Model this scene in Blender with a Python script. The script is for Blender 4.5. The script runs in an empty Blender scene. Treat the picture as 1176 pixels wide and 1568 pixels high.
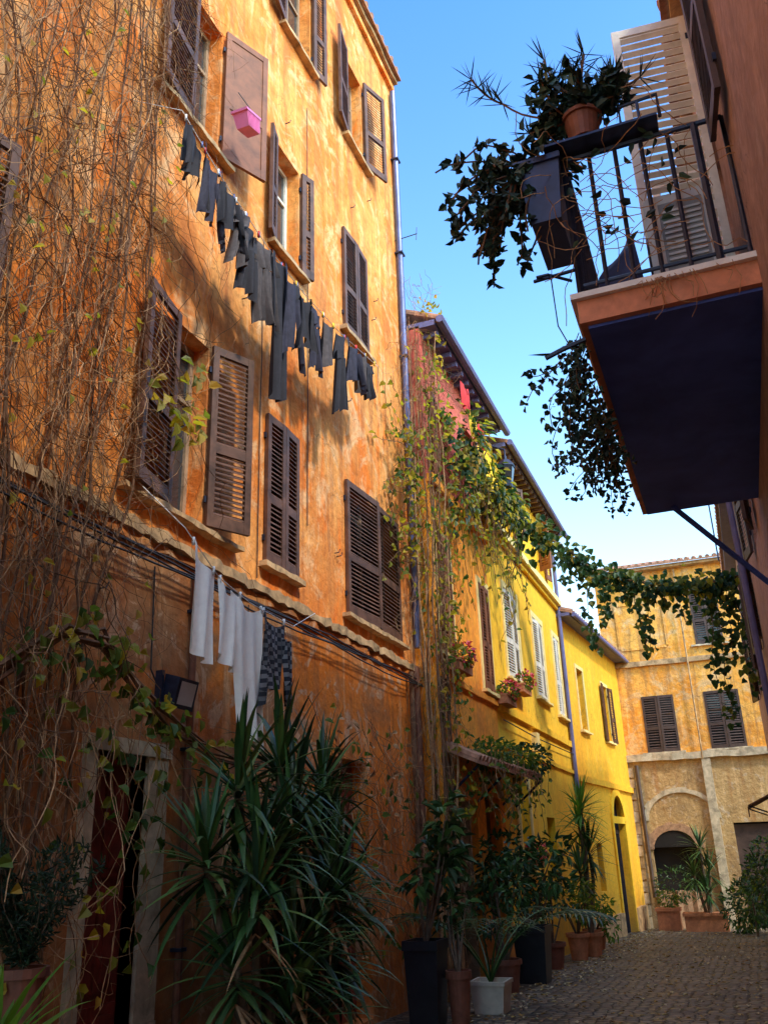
import bpy, math, random
from mathutils import Vector, Matrix
random.seed(7)
R=random.random
def U_(a,b): return a+(b-a)*R()
scene=bpy.context.scene
V=Vector
# ------------------------------------------------------------ node helpers
def newmat(name):
    m=bpy.data.materials.new(name); m.use_nodes=True
    nt=m.node_tree; nt.nodes.clear()
    out=nt.nodes.new('ShaderNodeOutputMaterial')
    bs=nt.nodes.new('ShaderNodeBsdfPrincipled')
    nt.links.new(bs.outputs[0],out.inputs[0])
    return m,nt,bs,out
def c4(c): return (c[0],c[1],c[2],1)
def pos(nt,scale=(1,1,1)):
    g=nt.nodes.new('ShaderNodeNewGeometry'); mp=nt.nodes.new('ShaderNodeMapping')
    mp.inputs['Scale'].default_value=scale
    nt.links.new(g.outputs['Position'],mp.inputs['Vector']); return mp.outputs[0]
def noise(nt,vec,scale,detail=4,rough=.6,dist=0):
    n=nt.nodes.new('ShaderNodeTexNoise')
    nt.links.new(vec,n.inputs['Vector']); n.inputs['Scale'].default_value=scale
    n.inputs['Detail'].default_value=detail; n.inputs['Roughness'].default_value=rough
    n.inputs['Distortion'].default_value=dist
    return n.outputs[0]
def ramp(nt,fac,stops):
    r=nt.nodes.new('ShaderNodeValToRGB'); nt.links.new(fac,r.inputs[0])
    e=r.color_ramp.elements
    while len(e)<len(stops): e.new(.5)
    for i,(p,c) in enumerate(stops):
        e[i].position=p; e[i].color=c4(c) if not isinstance(c,(int,float)) else (c,c,c,1)
    return r.outputs[0]
def mix(nt,fac,a,b,mode='MIX'):
    m=nt.nodes.new('ShaderNodeMix'); m.data_type='RGBA'; m.blend_type=mode
    if hasattr(fac,'is_output'): nt.links.new(fac,m.inputs[0])
    else: m.inputs[0].default_value=fac
    for k,x in ((6,a),(7,b)):
        if hasattr(x,'is_output'): nt.links.new(x,m.inputs[k])
        else: m.inputs[k].default_value=c4(x)
    return m.outputs[2]
def math_(nt,op,a,b=0,c=0):
    m=nt.nodes.new('ShaderNodeMath'); m.operation=op
    for i,x in enumerate((a,b,c)):
        if hasattr(x,'is_output'): nt.links.new(x,m.inputs[i])
        else: m.inputs[i].default_value=x
    return m.outputs[0]
def bump(nt,bs,h,strength=.5,dist=.02):
    b=nt.nodes.new('ShaderNodeBump'); b.inputs['Strength'].default_value=strength
    b.inputs['Distance'].default_value=dist
    nt.links.new(h,b.inputs['Height']); nt.links.new(b.outputs[0],bs.inputs['Normal'])
def zcoord(nt,k=2):
    g=nt.nodes.new('ShaderNodeNewGeometry'); s=nt.nodes.new('ShaderNodeSeparateXYZ')
    nt.links.new(g.outputs['Position'],s.inputs[0]); return s.outputs[k]

def plaster(name,A,B,P,D,patch=(.52,.6),streak=.5,lower=None,zs=4.0,grime=None,gz=(1.5,-.5),bs_=.5,glow=None,fine=.55):
    m,nt,bs,_=newmat(name)
    p=pos(nt)
    big=noise(nt,p,.6,5,.64,.6)
    col=ramp(nt,big,[(.42,A),(.56,B)])
    if glow:
        gm=ramp(nt,noise(nt,pos(nt,(1.3,1.3,.5)),1.0,5,.62,1.4),[(.53,0.),(.62,1.)])
        col=mix(nt,math_(nt,'MULTIPLY',gm,.9),col,glow)
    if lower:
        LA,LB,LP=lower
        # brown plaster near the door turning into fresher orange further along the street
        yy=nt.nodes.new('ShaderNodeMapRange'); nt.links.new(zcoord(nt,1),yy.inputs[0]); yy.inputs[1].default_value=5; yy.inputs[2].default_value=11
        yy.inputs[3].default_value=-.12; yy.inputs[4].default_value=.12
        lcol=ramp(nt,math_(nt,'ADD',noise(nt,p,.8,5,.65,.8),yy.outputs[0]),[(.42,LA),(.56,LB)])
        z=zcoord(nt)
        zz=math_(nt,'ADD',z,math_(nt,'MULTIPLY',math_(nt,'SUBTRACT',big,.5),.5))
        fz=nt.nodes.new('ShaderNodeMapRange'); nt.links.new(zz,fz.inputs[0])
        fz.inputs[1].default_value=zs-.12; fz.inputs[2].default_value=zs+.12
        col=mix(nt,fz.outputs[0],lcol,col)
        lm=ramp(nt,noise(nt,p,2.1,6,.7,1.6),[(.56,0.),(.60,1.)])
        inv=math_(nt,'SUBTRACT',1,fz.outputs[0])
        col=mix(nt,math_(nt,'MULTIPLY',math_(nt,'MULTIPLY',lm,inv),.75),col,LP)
    pm=noise(nt,p,1.5,6,.72,1.2)
    pmask=ramp(nt,pm,[(patch[0],0.),(patch[1],1.)])
    if lower: pmask=math_(nt,'MULTIPLY',pmask,math_(nt,'ADD',math_(nt,'MULTIPLY',fz.outputs[0],.85),.15))
    col=mix(nt,math_(nt,'MULTIPLY',pmask,.85),col,P)
    st=noise(nt,pos(nt,(2.6,2.6,.24)),1.6,6,.68,.4)
    sm=ramp(nt,st,[(.5,0.),(.64,1.)])
    col=mix(nt,math_(nt,'MULTIPLY',sm,streak),col,D)
    sm2=ramp(nt,st,[(.33,1.),(.42,0.)])
    col=mix(nt,math_(nt,'MULTIPLY',sm2,streak*.7),col,tuple(min(1,x*1.1+.03) for x in P))
    f=noise(nt,p,9,4,.72); col=mix(nt,fine,col,ramp(nt,f,[(.3,(.58,.5,.44)),(.7,(1.3,1.3,1.3))]),'MULTIPLY')
    vo=nt.nodes.new('ShaderNodeTexVoronoi'); vo.feature='DISTANCE_TO_EDGE'; vo.inputs['Scale'].default_value=1.3
    wv=nt.nodes.new('ShaderNodeVectorMath'); wv.operation='ADD'
    nn=nt.nodes.new('ShaderNodeTexNoise'); nt.links.new(p,nn.inputs[0]); nn.inputs['Scale'].default_value=2.2; nn.inputs['Detail'].default_value=4
    nt.links.new(p,wv.inputs[0]); nt.links.new(nn.outputs[1],wv.inputs[1]); nt.links.new(wv.outputs[0],vo.inputs[0])
    cr=ramp(nt,vo.outputs[0],[(0.,1.),(.013,0.)])
    crm=math_(nt,'MULTIPLY',cr,ramp(nt,big,[(.5,0.),(.56,1.)]))
    col=mix(nt,math_(nt,'MULTIPLY',crm,.65),col,tuple(x*.3 for x in D))
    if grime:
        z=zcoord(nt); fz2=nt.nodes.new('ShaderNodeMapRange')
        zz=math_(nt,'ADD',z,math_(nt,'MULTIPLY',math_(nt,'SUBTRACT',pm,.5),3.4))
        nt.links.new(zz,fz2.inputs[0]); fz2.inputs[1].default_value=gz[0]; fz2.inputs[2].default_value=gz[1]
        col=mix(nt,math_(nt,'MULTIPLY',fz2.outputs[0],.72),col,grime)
    nt.links.new(col,bs.inputs['Base Color']); bs.inputs['Roughness'].default_value=.92
    h=math_(nt,'ADD',math_(nt,'MULTIPLY',f,.45),math_(nt,'MULTIPLY',noise(nt,p,3.5,3,.6),.9))
    bump(nt,bs,h,bs_,.05)
    return m
def simple(name,c,rough=.7,var=.35,scale=9,bmp=.2,metal=0,spec=.4,c2=None):
    m,nt,bs,_=newmat(name); p=pos(nt)
    f=noise(nt,p,scale,4,.65,.4)
    a=tuple(x*(1-var) for x in c); b=c2 or tuple(min(1,x*(1+var)) for x in c)
    nt.links.new(ramp(nt,f,[(.32,a),(.68,b)]),bs.inputs['Base Color'])
    bs.inputs['Roughness'].default_value=rough; bs.inputs['Metallic'].default_value=metal
    bs.inputs['Specular IOR Level'].default_value=spec
    if bmp>.12: bump(nt,bs,noise(nt,p,scale*4,2,.6),bmp,.01)
    return m
def leafmat(name,cols,trans=.35,rough=.5):
    m,nt,bs,out=newmat(name)
    g=nt.nodes.new('ShaderNodeNewGeometry')
    n=len(cols); col=ramp(nt,g.outputs['Random Per Island'],[((i+.5)/n,c) for i,c in enumerate(cols)])
    nt.links.new(col,bs.inputs['Base Color']); bs.inputs['Roughness'].default_value=rough
    bs.inputs['Specular IOR Level'].default_value=.3
    if trans>.2:
        tr=nt.nodes.new('ShaderNodeBsdfTranslucent')
        nt.links.new(mix(nt,1,col,(1.3,1.5,.7),'MULTIPLY'),tr.inputs[0])
        mx=nt.nodes.new('ShaderNodeMixShader'); mx.inputs[0].default_value=trans
        nt.links.new(bs.outputs[0],mx.inputs[1]); nt.links.new(tr.outputs[0],mx.inputs[2]); nt.links.new(mx.outputs[0],out.inputs[0])
    return m
# ------------------------------------------------------------ materials
M={}
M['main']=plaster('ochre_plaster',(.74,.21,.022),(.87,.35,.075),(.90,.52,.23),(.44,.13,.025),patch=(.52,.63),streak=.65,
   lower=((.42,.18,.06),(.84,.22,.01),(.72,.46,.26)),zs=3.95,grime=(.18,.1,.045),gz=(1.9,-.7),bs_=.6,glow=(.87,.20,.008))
M['orange']=plaster('orange_plaster',(.90,.28,.012),(.93,.35,.02),(.9,.45,.1),(.6,.2,.03),patch=(.64,.72),streak=.35,grime=(.25,.12,.05),gz=(1.5,-.5),bs_=.3)
M['red']=plaster('red_plaster',(.55,.09,.06),(.62,.13,.08),(.65,.22,.15),(.35,.09,.06),patch=(.62,.7),streak=.3,bs_=.3)
M['yellow']=plaster('yellow_plaster',(.95,.50,.01),(.97,.57,.02),(.95,.62,.08),(.8,.36,.02),patch=(.64,.72),streak=.3,grime=(.5,.3,.06),gz=(.6,-.6),bs_=.2,fine=.35)
M['yellow2']=plaster('deep_yellow_plaster',(.92,.44,.012),(.95,.51,.02),(.93,.57,.09),(.65,.31,.03),patch=(.62,.7),streak=.35,grime=(.5,.28,.06),gz=(.6,-.6),bs_=.25,fine=.4)
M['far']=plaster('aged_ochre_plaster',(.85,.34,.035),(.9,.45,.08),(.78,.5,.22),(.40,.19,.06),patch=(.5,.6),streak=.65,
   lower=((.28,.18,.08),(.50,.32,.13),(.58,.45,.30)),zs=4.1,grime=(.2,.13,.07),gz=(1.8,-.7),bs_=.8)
M['right']=plaster('pink_plaster',(.36,.22,.18),(.44,.27,.22),(.5,.35,.3),(.24,.15,.13),patch=(.58,.66),streak=.35,bs_=.4)
M['stone']=simple('travertine',(.52,.42,.28),.85,.4,5,.4)
M['sill']=simple('weathered_sill',(.46,.29,.14),.9,.55,5,.6)
M['trimy']=simple('cream_trim',(.88,.66,.25),.8,.15,6,.2)
M['shut']=simple('brown_shutter_paint',(.115,.052,.03),.55,.5,5,.15)
M['shut2']=simple('rust_shutter_paint',(.22,.075,.03),.6,.3,5,.15)
M['shutw']=simple('cream_shutter_paint',(.74,.68,.57),.5,.15,6,.1)
M['shutd']=simple('dark_shutter_paint',(.075,.045,.035),.55,.3,6,.15)
M['door']=simple('red_brown_door_wood',(.17,.027,.018),.45,.4,6,.2)
M['frame']=simple('window_frame_wood',(.34,.23,.14),.6,.3,8,.15)
M['dark']=simple('dark_interior',(.014,.011,.01),.9,.2,4,0)
M['iron']=simple('dark_iron',(.03,.038,.07),.45,.3,12,.1,.5)
M['pipe']=simple('copper_pipe',(.22,.09,.055),.5,.3,8,.1,.3)
M['pipeg']=simple('grey_downpipe',(.11,.13,.26),.4,.25,5,.05,.4)
M['tile']=simple('roof_tile',(.36,.18,.11),.9,.45,7,.5)
M['eave']=simple('eave_paint',(.13,.13,.28),.6,.2,4,.1)
M['slab']=simple('flare_blue_soffit',(.06,.105,.42),.75,.3,1.6,.1)  # balcony underside: blue of the lens flare put into the base colour
M['fascia']=simple('terracotta_fascia',(.60,.23,.12),.8,.25,5,.2)
M['white']=simple('white_paint',(.78,.75,.7),.7,.12,6,.1)
M['twig']=simple('dry_twig',(.40,.22,.1),.9,.4,20,0)
M['twigd']=simple('dark_twig',(.16,.08,.04),.9,.35,15,0)
M['trunk']=simple('plant_stem',(.14,.095,.06),.9,.35,15,.4)
M['clay']=simple('terracotta_pot_clay',(.48,.18,.08),.8,.25,9,.25)
M['clayd']=simple('dark_clay',(.2,.07,.04),.6,.25,9,.2)
M['blackpot']=simple('black_planter',(.018,.02,.026),.35,.25,6,.05)
M['bluebox']=simple('blue_grey_planter',(.03,.04,.11),.5,.25,6,.05)
M['whitepot']=simple('cream_pot',(.6,.55,.46),.6,.12,9,.1)
M['soil']=simple('soil',(.05,.032,.02),.95,.4,20,.6)
M['clblack']=simple('black_cloth',(.02,.016,.02),.85,.3,14,.1)
M['clnavy']=simple('navy_cloth',(.03,.025,.04),.85,.3,14,.1)
M['clbrown']=simple('charcoal_cloth',(.075,.055,.05),.85,.3,14,.1)
M['clwhite']=simple('white_cloth',(.88,.82,.72),.85,.06,12,.1)
M['pink']=simple('pink_plastic',(.82,.22,.42),.4,.1,6,0)
M['clred']=simple('red_cloth',(.6,.03,.03),.8,.15,8,0)
M['clyel']=simple('yellow_cloth',(.8,.5,.03),.8,.15,8,0)
M['ac']=simple('ac_metal',(.50,.49,.48),.45,.1,4,.05)
M['acd']=simple('ac_grey_panel',(.20,.19,.19),.5,.15,5,.05)
M['wire']=simple('black_cable',(.035,.028,.024),.6,.2,10,0)
M['brick']=simple('planter_brick',(.4,.23,.13),.9,.4,9,.6)
M['awn']=simple('brown_awning',(.16,.07,.04),.8,.2,6,.1)
def glass():
    m,nt,bs,_=newmat('window_glass'); bs.inputs['Base Color'].default_value=(.03,.035,.04,1)
    bs.inputs['Roughness'].default_value=.08; bs.inputs['Specular IOR Level'].default_value=.8; return m
M['glass']=glass()
def plaid():
    m,nt,bs,_=newmat('plaid_cloth')
    a=nt.nodes.new('ShaderNodeTexChecker'); nt.links.new(pos(nt,(0,1,1)),a.inputs[0]); a.inputs['Scale'].default_value=26
    a.inputs['Color1'].default_value=(.02,.02,.03,1); a.inputs['Color2'].default_value=(.2,.19,.19,1)
    b=nt.nodes.new('ShaderNodeTexChecker'); nt.links.new(pos(nt,(0,1,.001)),b.inputs[0]); b.inputs['Scale'].default_value=26
    b.inputs['Color1'].default_value=(.5,.5,.5,1); b.inputs['Color2'].default_value=(1,1,1,1)
    nt.links.new(mix(nt,1,a.outputs[0],b.outputs[0],'MULTIPLY'),bs.inputs[0]); bs.inputs['Roughness'].default_value=.9
    return m
M['plaid']=plaid()
def cobble():
    m,nt,bs,_=newmat('basalt_cobblestones')
    p=pos(nt); 
    w=nt.nodes.new('ShaderNodeVectorMath'); w.operation='ADD'
    nn=nt.nodes.new('ShaderNodeTexNoise'); nt.links.new(p,nn.inputs[0]); nn.inputs['Scale'].default_value=3
    sc=nt.nodes.new('ShaderNodeVectorMath'); sc.operation='SCALE'; nt.links.new(nn.outputs[1],sc.inputs[0]); sc.inputs['Scale'].default_value=.06
    nt.links.new(p,w.inputs[0]); nt.links.new(sc.outputs[0],w.inputs[1])
    def vor(f):
        v=nt.nodes.new('ShaderNodeTexVoronoi'); v.feature=f; v.voronoi_dimensions='2D'; v.inputs['Scale'].default_value=7.5; v.inputs['Randomness'].default_value=.6
        nt.links.new(w.outputs[0],v.inputs[0]); return v
    e=vor('DISTANCE_TO_EDGE'); c=vor('F1')
    bw=nt.nodes.new('ShaderNodeRGBToBW'); nt.links.new(c.outputs['Color'],bw.inputs[0])
    col=ramp(nt,bw.outputs[0],[(.15,(.075,.06,.05)),(.5,(.17,.135,.1)),(.85,(.33,.27,.19))])
    col=mix(nt,.75,col,ramp(nt,noise(nt,p,.9,5),[(.35,(.5,.45,.4)),(.65,(1.4,1.3,1.15))]),'MULTIPLY')
    j=ramp(nt,e.outputs[0],[(.03,0.),(.11,1.)])
    col=mix(nt,j,(.03,.024,.018),col)
    nt.links.new(col,bs.inputs[0])
    nt.links.new(ramp(nt,bw.outputs[0],[(.3,.4),(.7,.8)]),bs.inputs['Roughness'])
    h=math_(nt,'ADD',ramp(nt,e.outputs[0],[(0.,0.),(.28,1.)]),math_(nt,'MULTIPLY',bw.outputs[0],.5))
    bump(nt,bs,h,.9,.03); return m
M['cobble']=cobble()
M['lv_dark']=leafmat('glossy_dark_leaves',[(.02,.05,.015),(.035,.085,.02),(.065,.14,.03),(.03,.07,.02)],.1,.4)
M['lv_yucca']=leafmat('yucca_leaves',[(.018,.045,.018),(.035,.085,.025),(.065,.15,.035),(.03,.065,.02),(.11,.18,.04)],.1,.42)
M['lv_ivy']=leafmat('ivy_leaves',[(.045,.1,.02),(.08,.15,.025),(.16,.2,.03),(.28,.26,.03),(.05,.1,.03)],.45)
M['lv_garland']=leafmat('garland_leaves',[(.018,.05,.028),(.03,.07,.03),(.05,.10,.028),(.14,.15,.03)],.3)
M['lv_yel']=leafmat('autumn_leaves',[(.5,.36,.03),(.28,.26,.03),(.5,.28,.04),(.18,.19,.03)],.5)
M['lv_blue']=leafmat('balcony_leaves',[(.014,.035,.035),(.022,.055,.045),(.04,.085,.05)],.1)
M['lv_conifer']=leafmat('conifer_leaves',[(.008,.02,.008),(.014,.035,.012),(.02,.04,.014)],.1)
M['lv_fresh']=leafmat('fresh_leaves',[(.09,.2,.03),(.17,.3,.04),(.06,.15,.03)],.35)
M['flower']=leafmat('pink_flowers',[(.7,.05,.12),(.8,.15,.25),(.6,.03,.05)],.3)
M['lv_fallen']=leafmat('fallen_leaves',[(.4,.26,.08),(.3,.16,.06),(.5,.4,.18),(.6,.52,.34)],.1,.8)
MK=list(M.keys())
# ------------------------------------------------------------ mesh builder
class Fr:
    def __init__(s,O,U,N): s.O=V(O);s.U=V(U).normalized();s.N=V(N).normalized()
    def P(s,u,n,z): return s.O+s.U*u+s.N*n+V((0,0,z))
WF=Fr((0,0,0),(1,0,0),(0,1,0))
class MB:
    def __init__(s): s.v=[];s.f=[];s.m=[]
    def face(s,pts,mat):
        i=len(s.v); s.v+= [tuple(p) for p in pts]; s.f.append(tuple(range(i,i+len(pts)))); s.m.append(mat)
    def hexa(s,p,mat):
        i=len(s.v); s.v+=[tuple(q) for q in p]
        for f in ((0,3,2,1),(4,5,6,7),(0,1,5,4),(1,2,6,5),(2,3,7,6),(3,0,4,7)):
            s.f.append(tuple(i+k for k in f)); s.m.append(mat)
    def box(s,fr,u0,u1,n0,n1,z0,z1,mat):
        s.hexa([fr.P(u0,n0,z0),fr.P(u1,n0,z0),fr.P(u1,n1,z0),fr.P(u0,n1,z0),fr.P(u0,n0,z1),fr.P(u1,n0,z1),fr.P(u1,n1,z1),fr.P(u0,n1,z1)],mat)
    def rough(s,fr,u0,u1,n0,n1,z0,z1,mat,step=.25,j=.02):
        k=max(1,int((u1-u0)/step))
        i0=len(s.v)
        for a in range(k+1):
            u=u0+(u1-u0)*a/k; dz=U_(-j,j);dn=U_(-j,j);dz2=U_(-j,j)
            s.v+=[tuple(fr.P(u,n0,z0+dz)),tuple(fr.P(u,n1+dn,z0+dz)),tuple(fr.P(u,n1+dn*1.2,z1+dz2)),tuple(fr.P(u,n0,z1+dz2))]
        for a in range(k):
            b=i0+4*a
            for q in range(4):
                s.f.append((b+q,b+(q+1)%4,b+4+(q+1)%4,b+4+q)); s.m.append(mat)
        s.f.append((i0,i0+1,i0+2,i0+3)); s.m.append(mat); e=i0+4*k; s.f.append((e+3,e+2,e+1,e)); s.m.append(mat)
    def tube(s,path,r,mat,sides=6,cap=True):
        path=[V(p) for p in path]; n=len(path)
        rr=r if isinstance(r,(list,tuple)) else [r]*n
        i0=len(s.v); up=V((.13,.27,.95))
        for k,p in enumerate(path):
            t=(path[min(k+1,n-1)]-path[max(k-1,0)])
            if t.length<1e-6: t=V((0,0,1))
            t.normalize(); a=t.cross(up)
            if a.length<.2: a=t.cross(V((1,.1,0)))
            a.normalize(); b=t.cross(a)
            for q in range(sides):
                w=2*math.pi*q/sides; s.v.append(tuple(p+(a*math.cos(w)+b*math.sin(w))*rr[k]))
        for k in range(n-1):
            for q in range(sides):
                s.f.append((i0+k*sides+q,i0+k*sides+(q+1)%sides,i0+(k+1)*sides+(q+1)%sides,i0+(k+1)*sides+q)); s.m.append(mat)
        if cap and sides>3:
            s.f.append(tuple(i0+q for q in range(sides))[::-1]); s.m.append(mat)
            s.f.append(tuple(i0+(n-1)*sides+q for q in range(sides))); s.m.append(mat)
    def lathe(s,c,prof,mat,sides=20,square=False):
        c=V(c); i0=len(s.v); 
        if square: sides=4
        for r,z in prof:
            for q in range(sides):
                w=2*math.pi*(q+.5)/sides; s.v.append((c.x+math.cos(w)*r*(1.414 if square else 1),c.y+math.sin(w)*r*(1.414 if square else 1),c.z+z))
        for k in range(len(prof)-1):
            for q in range(sides):
                s.f.append((i0+k*sides+q,i0+k*sides+(q+1)%sides,i0+(k+1)*sides+(q+1)%sides,i0+(k+1)*sides+q)); s.m.append(mat)
        s.f.append(tuple(i0+q for q in range(sides))[::-1]); s.m.append(mat)
        e=i0+(len(prof)-1)*sides; s.f.append(tuple(e+q for q in range(sides))); s.m.append(mat)
    def leaf(s,p,d,nrm,L,W,mat,fold=.25):
        p=V(p); d=V(d).normalized(); a=d.cross(V(nrm))
        if a.length<.05: a=d.cross(V((.3,.5,.8)))
        a.normalize(); n=a.cross(d)
        i=len(s.v); lift=n*(W*fold)
        s.v+=[tuple(p),tuple(p+d*L*.22+a*W*.5+lift),tuple(p+d*L*.6+a*W*.38+lift),tuple(p+d*L-n*L*.12),tuple(p+d*L*.6-a*W*.38+lift),tuple(p+d*L*.22-a*W*.5+lift)]
        s.f.append((i,i+1,i+2,i+3)); s.f.append((i,i+3,i+4,i+5)); s.m+=[mat,mat]
    def strap(s,p,d,L,W,mat,droop=1.0,seg=6,fold=.3):
        p=V(p); d=V(d).normalized(); h=V((d.x,d.y,0))
        if h.length<.05: h=V((U_(-1,1),U_(-1,1),0))
        side=V((-h.y,h.x,0)).normalized(); i0=len(s.v); st=L/seg
        for k in range(seg+1):
            t=k/seg; w=W*(.55+.9*t if t<.45 else (1-t)/.55*.95+.02)*.5
            n=side.cross(d).normalized()
            s.v+=[tuple(p+side*w+n*w*fold),tuple(p),tuple(p-side*w+n*w*fold)]
            d=(d+V((0,0,-droop*st*(.4+1.6*t)))).normalized(); p=p+d*st
        for k in range(seg):
            b=i0+3*k
            s.f.append((b,b+1,b+4,b+3)); s.f.append((b+1,b+2,b+5,b+4)); s.m+=[mat,mat]
    def build(s,name,parent=None,smooth=False):
        me=bpy.data.meshes.new(name); me.from_pydata(s.v,[],s.f)
        ks=[k for k in MK if k in set(s.m)]
        for k in ks: me.materials.append(M[k])
        idx={k:i for i,k in enumerate(ks)}
        me.polygons.foreach_set('material_index',[idx[x] for x in s.m])
        if smooth: me.polygons.foreach_set('use_smooth',[True]*len(s.f))
        me.update(); ob=bpy.data.objects.new(name,me); scene.collection.objects.link(ob)
        if parent: ob.parent=parent
        return ob
def empty(name):
    e=bpy.data.objects.new(name,None); scene.collection.objects.link(e); return e
def gz(y): return 0 if y<8 else -.03*(min(y,30)-8)
# ------------------------------------------------------------ architecture helpers
def wall(mb,fr,u0,u1,z0,z1,ops,mat,depth=.28,body=6,bmat=None,reveal=None):
    reveal=reveal or mat
    us=sorted(set([u0,u1]+[x for o in ops for x in o[:2]])); zs=sorted(set([z0,z1]+[x for o in ops for x in o[2:4]]))
    for a,b in zip(us,us[1:]):
        for c,d in zip(zs,zs[1:]):
            um=(a+b)/2; zm=(c+d)/2
            if any(o[0]<um<o[1] and o[2]<zm<o[3] for o in ops): continue
            mb.face([fr.P(a,0,c),fr.P(b,0,c),fr.P(b,0,d),fr.P(a,0,d)],mat)
    for o in ops:
        a,b,c,d=o[:4]
        mb.face([fr.P(a,0,c),fr.P(a,-depth,c),fr.P(a,-depth,d),fr.P(a,0,d)],reveal)
        mb.face([fr.P(b,0,c),fr.P(b,-depth,c),fr.P(b,-depth,d),fr.P(b,0,d)],reveal)
        mb.face([fr.P(a,0,c),fr.P(b,0,c),fr.P(b,-depth,c),fr.P(a,-depth,c)],reveal)
        mb.face([fr.P(a,0,d),fr.P(b,0,d),fr.P(b,-depth,d),fr.P(a,-depth,d)],reveal)
        mb.face([fr.P(a,-depth+.004,c),fr.P(b,-depth+.004,c),fr.P(b,-depth+.004,d),fr.P(a,-depth+.004,d)],'dark')
    for u in (u0,u1): mb.face([fr.P(u,0,z0),fr.P(u,-depth,z0),fr.P(u,-depth,z1),fr.P(u,0,z1)],mat)
    mb.face([fr.P(u0,0,z1),fr.P(u1,0,z1),fr.P(u1,-depth,z1),fr.P(u0,-depth,z1)],mat)
    mb.box(fr,u0,u1,-body,-depth,z0,z1,bmat or mat)
def shutter(mb,fr,uh,sg,w,z0,z1,ang,mat='shut',n0=.03,slat=True,mid=.42,panel=None,pitch=.05):
    a=math.radians(ang); D=fr.U*sg*math.cos(a)+fr.N*math.sin(a); T=fr.N*math.cos(a)-fr.U*sg*math.sin(a)
    f=Fr(fr.P(uh,n0,0),D,T); t=.04; s=.065
    mb.box(f,0,s,0,t,z0,z1,mat); mb.box(f,w-s,w,0,t,z0,z1,mat)
    zm=z0+(z1-z0)*mid
    for (c,d) in ((z0,z0+.11),(z1-.08,z1),(zm-.045,zm+.045)): mb.box(f,s,w-s,.003,t-.003,c,d,mat)
    if slat:
        for (c,d) in ((z0+.11,zm-.045),(zm+.045,z1-.08)):
            k=int((d-c)/pitch); st=(d-c)/k
            for i in range(k):
                z=c+(i+.5)*st; tw=U_(-.006,.006)
                mb.hexa([f.P(s,.004,z+.012+tw),f.P(w-s,.004,z+.012),f.P(w-s,t-.006,z-.022),f.P(s,t-.006,z-.022+tw),
                         f.P(s,.004,z+.02+tw),f.P(w-s,.004,z+.02),f.P(w-s,t-.006,z-.014),f.P(s,t-.006,z-.014+tw)],mat)
    else:
        mb.box(f,s,w-s,.012,t-.012,z0+.11,zm-.045,panel or mat); mb.box(f,s,w-s,.012,t-.012,zm+.045,z1-.08,panel or mat)
    for z in (z0+.25,z1-.25): mb.box(f,-.02,.03,-.01,.015,z-.03,z+.03,'iron')
def casement(mb,fr,u0,u1,z0,z1,n=-.16,mat='frame'):
    b=.05
    mb.box(fr,u0,u0+b,n-.05,n,z0,z1,mat); mb.box(fr,u1-b,u1,n-.05,n,z0,z1,mat)
    mb.box(fr,u0+b,u1-b,n-.05,n,z1-b,z1,mat); mb.box(fr,u0+b,u1-b,n-.05,n,z0,z0+b,mat)
    m=(u0+u1)/2; mb.box(fr,m-.035,m+.035,n-.045,n+.004,z0+b,z1-b,mat)
    zt=z0+(z1-z0)*.68
    mb.box(fr,u0+b,m-.035,n-.04,n-.004,zt-.02,zt+.02,mat); mb.box(fr,m+.035,u1-b,n-.04,n-.004,zt-.02,zt+.02,mat)
    mb.box(fr,u0+b,u1-b,n-.034,n-.028,z0+b,z1-b,'glass')
def sill(mb,fr,u0,u1,z,mat='sill',n=.10,h=.05): mb.rough(fr,u0,u1,-.1,n,z-h,z,mat,.12,.01)
def frame_trim(mb,fr,u0,u1,z0,z1,w,mat,n=.025):
    mb.box(fr,u0-w,u0,-.002,n,z0,z1,mat); mb.box(fr,u1,u1+w,-.002,n,z0,z1,mat); mb.box(fr,u0-w,u1+w,-.002,n+.003,z1,z1+w,mat)
def tiles(mb,fr,u0,u1,n0,n1,z0,z1,step=.2,mat='tile'):
    mb.hexa([fr.P(u0,n0,z0-.05),fr.P(u1,n0,z0-.05),fr.P(u1,n1,z1-.05),fr.P(u0,n1,z1-.05),fr.P(u0,n0,z0),fr.P(u1,n0,z0),fr.P(u1,n1,z1),fr.P(u0,n1,z1)],mat)
    u=u0+step/2
    while u<u1:
        mb.tube([fr.P(u,n0,z0+.01+U_(0,.02)),fr.P(u,(n0+n1)/2,(z0+z1)/2+.02),fr.P(u,n1+U_(-.03,.03),z1+.01)],[.06,.065,.075],mat,7)
        u+=step
# ------------------------------------------------------------ ground
mb=MB(); ys=[-120,0,8,30,200]; zs=[0,0,0,-.66,-.66]
for i in range(4):
    mb.face([(-150,ys[i],zs[i]),(150,ys[i],zs[i]),(150,ys[i+1],zs[i+1]),(-150,ys[i+1],zs[i+1])],'cobble')
mb.build('cobblestone_street')
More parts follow.
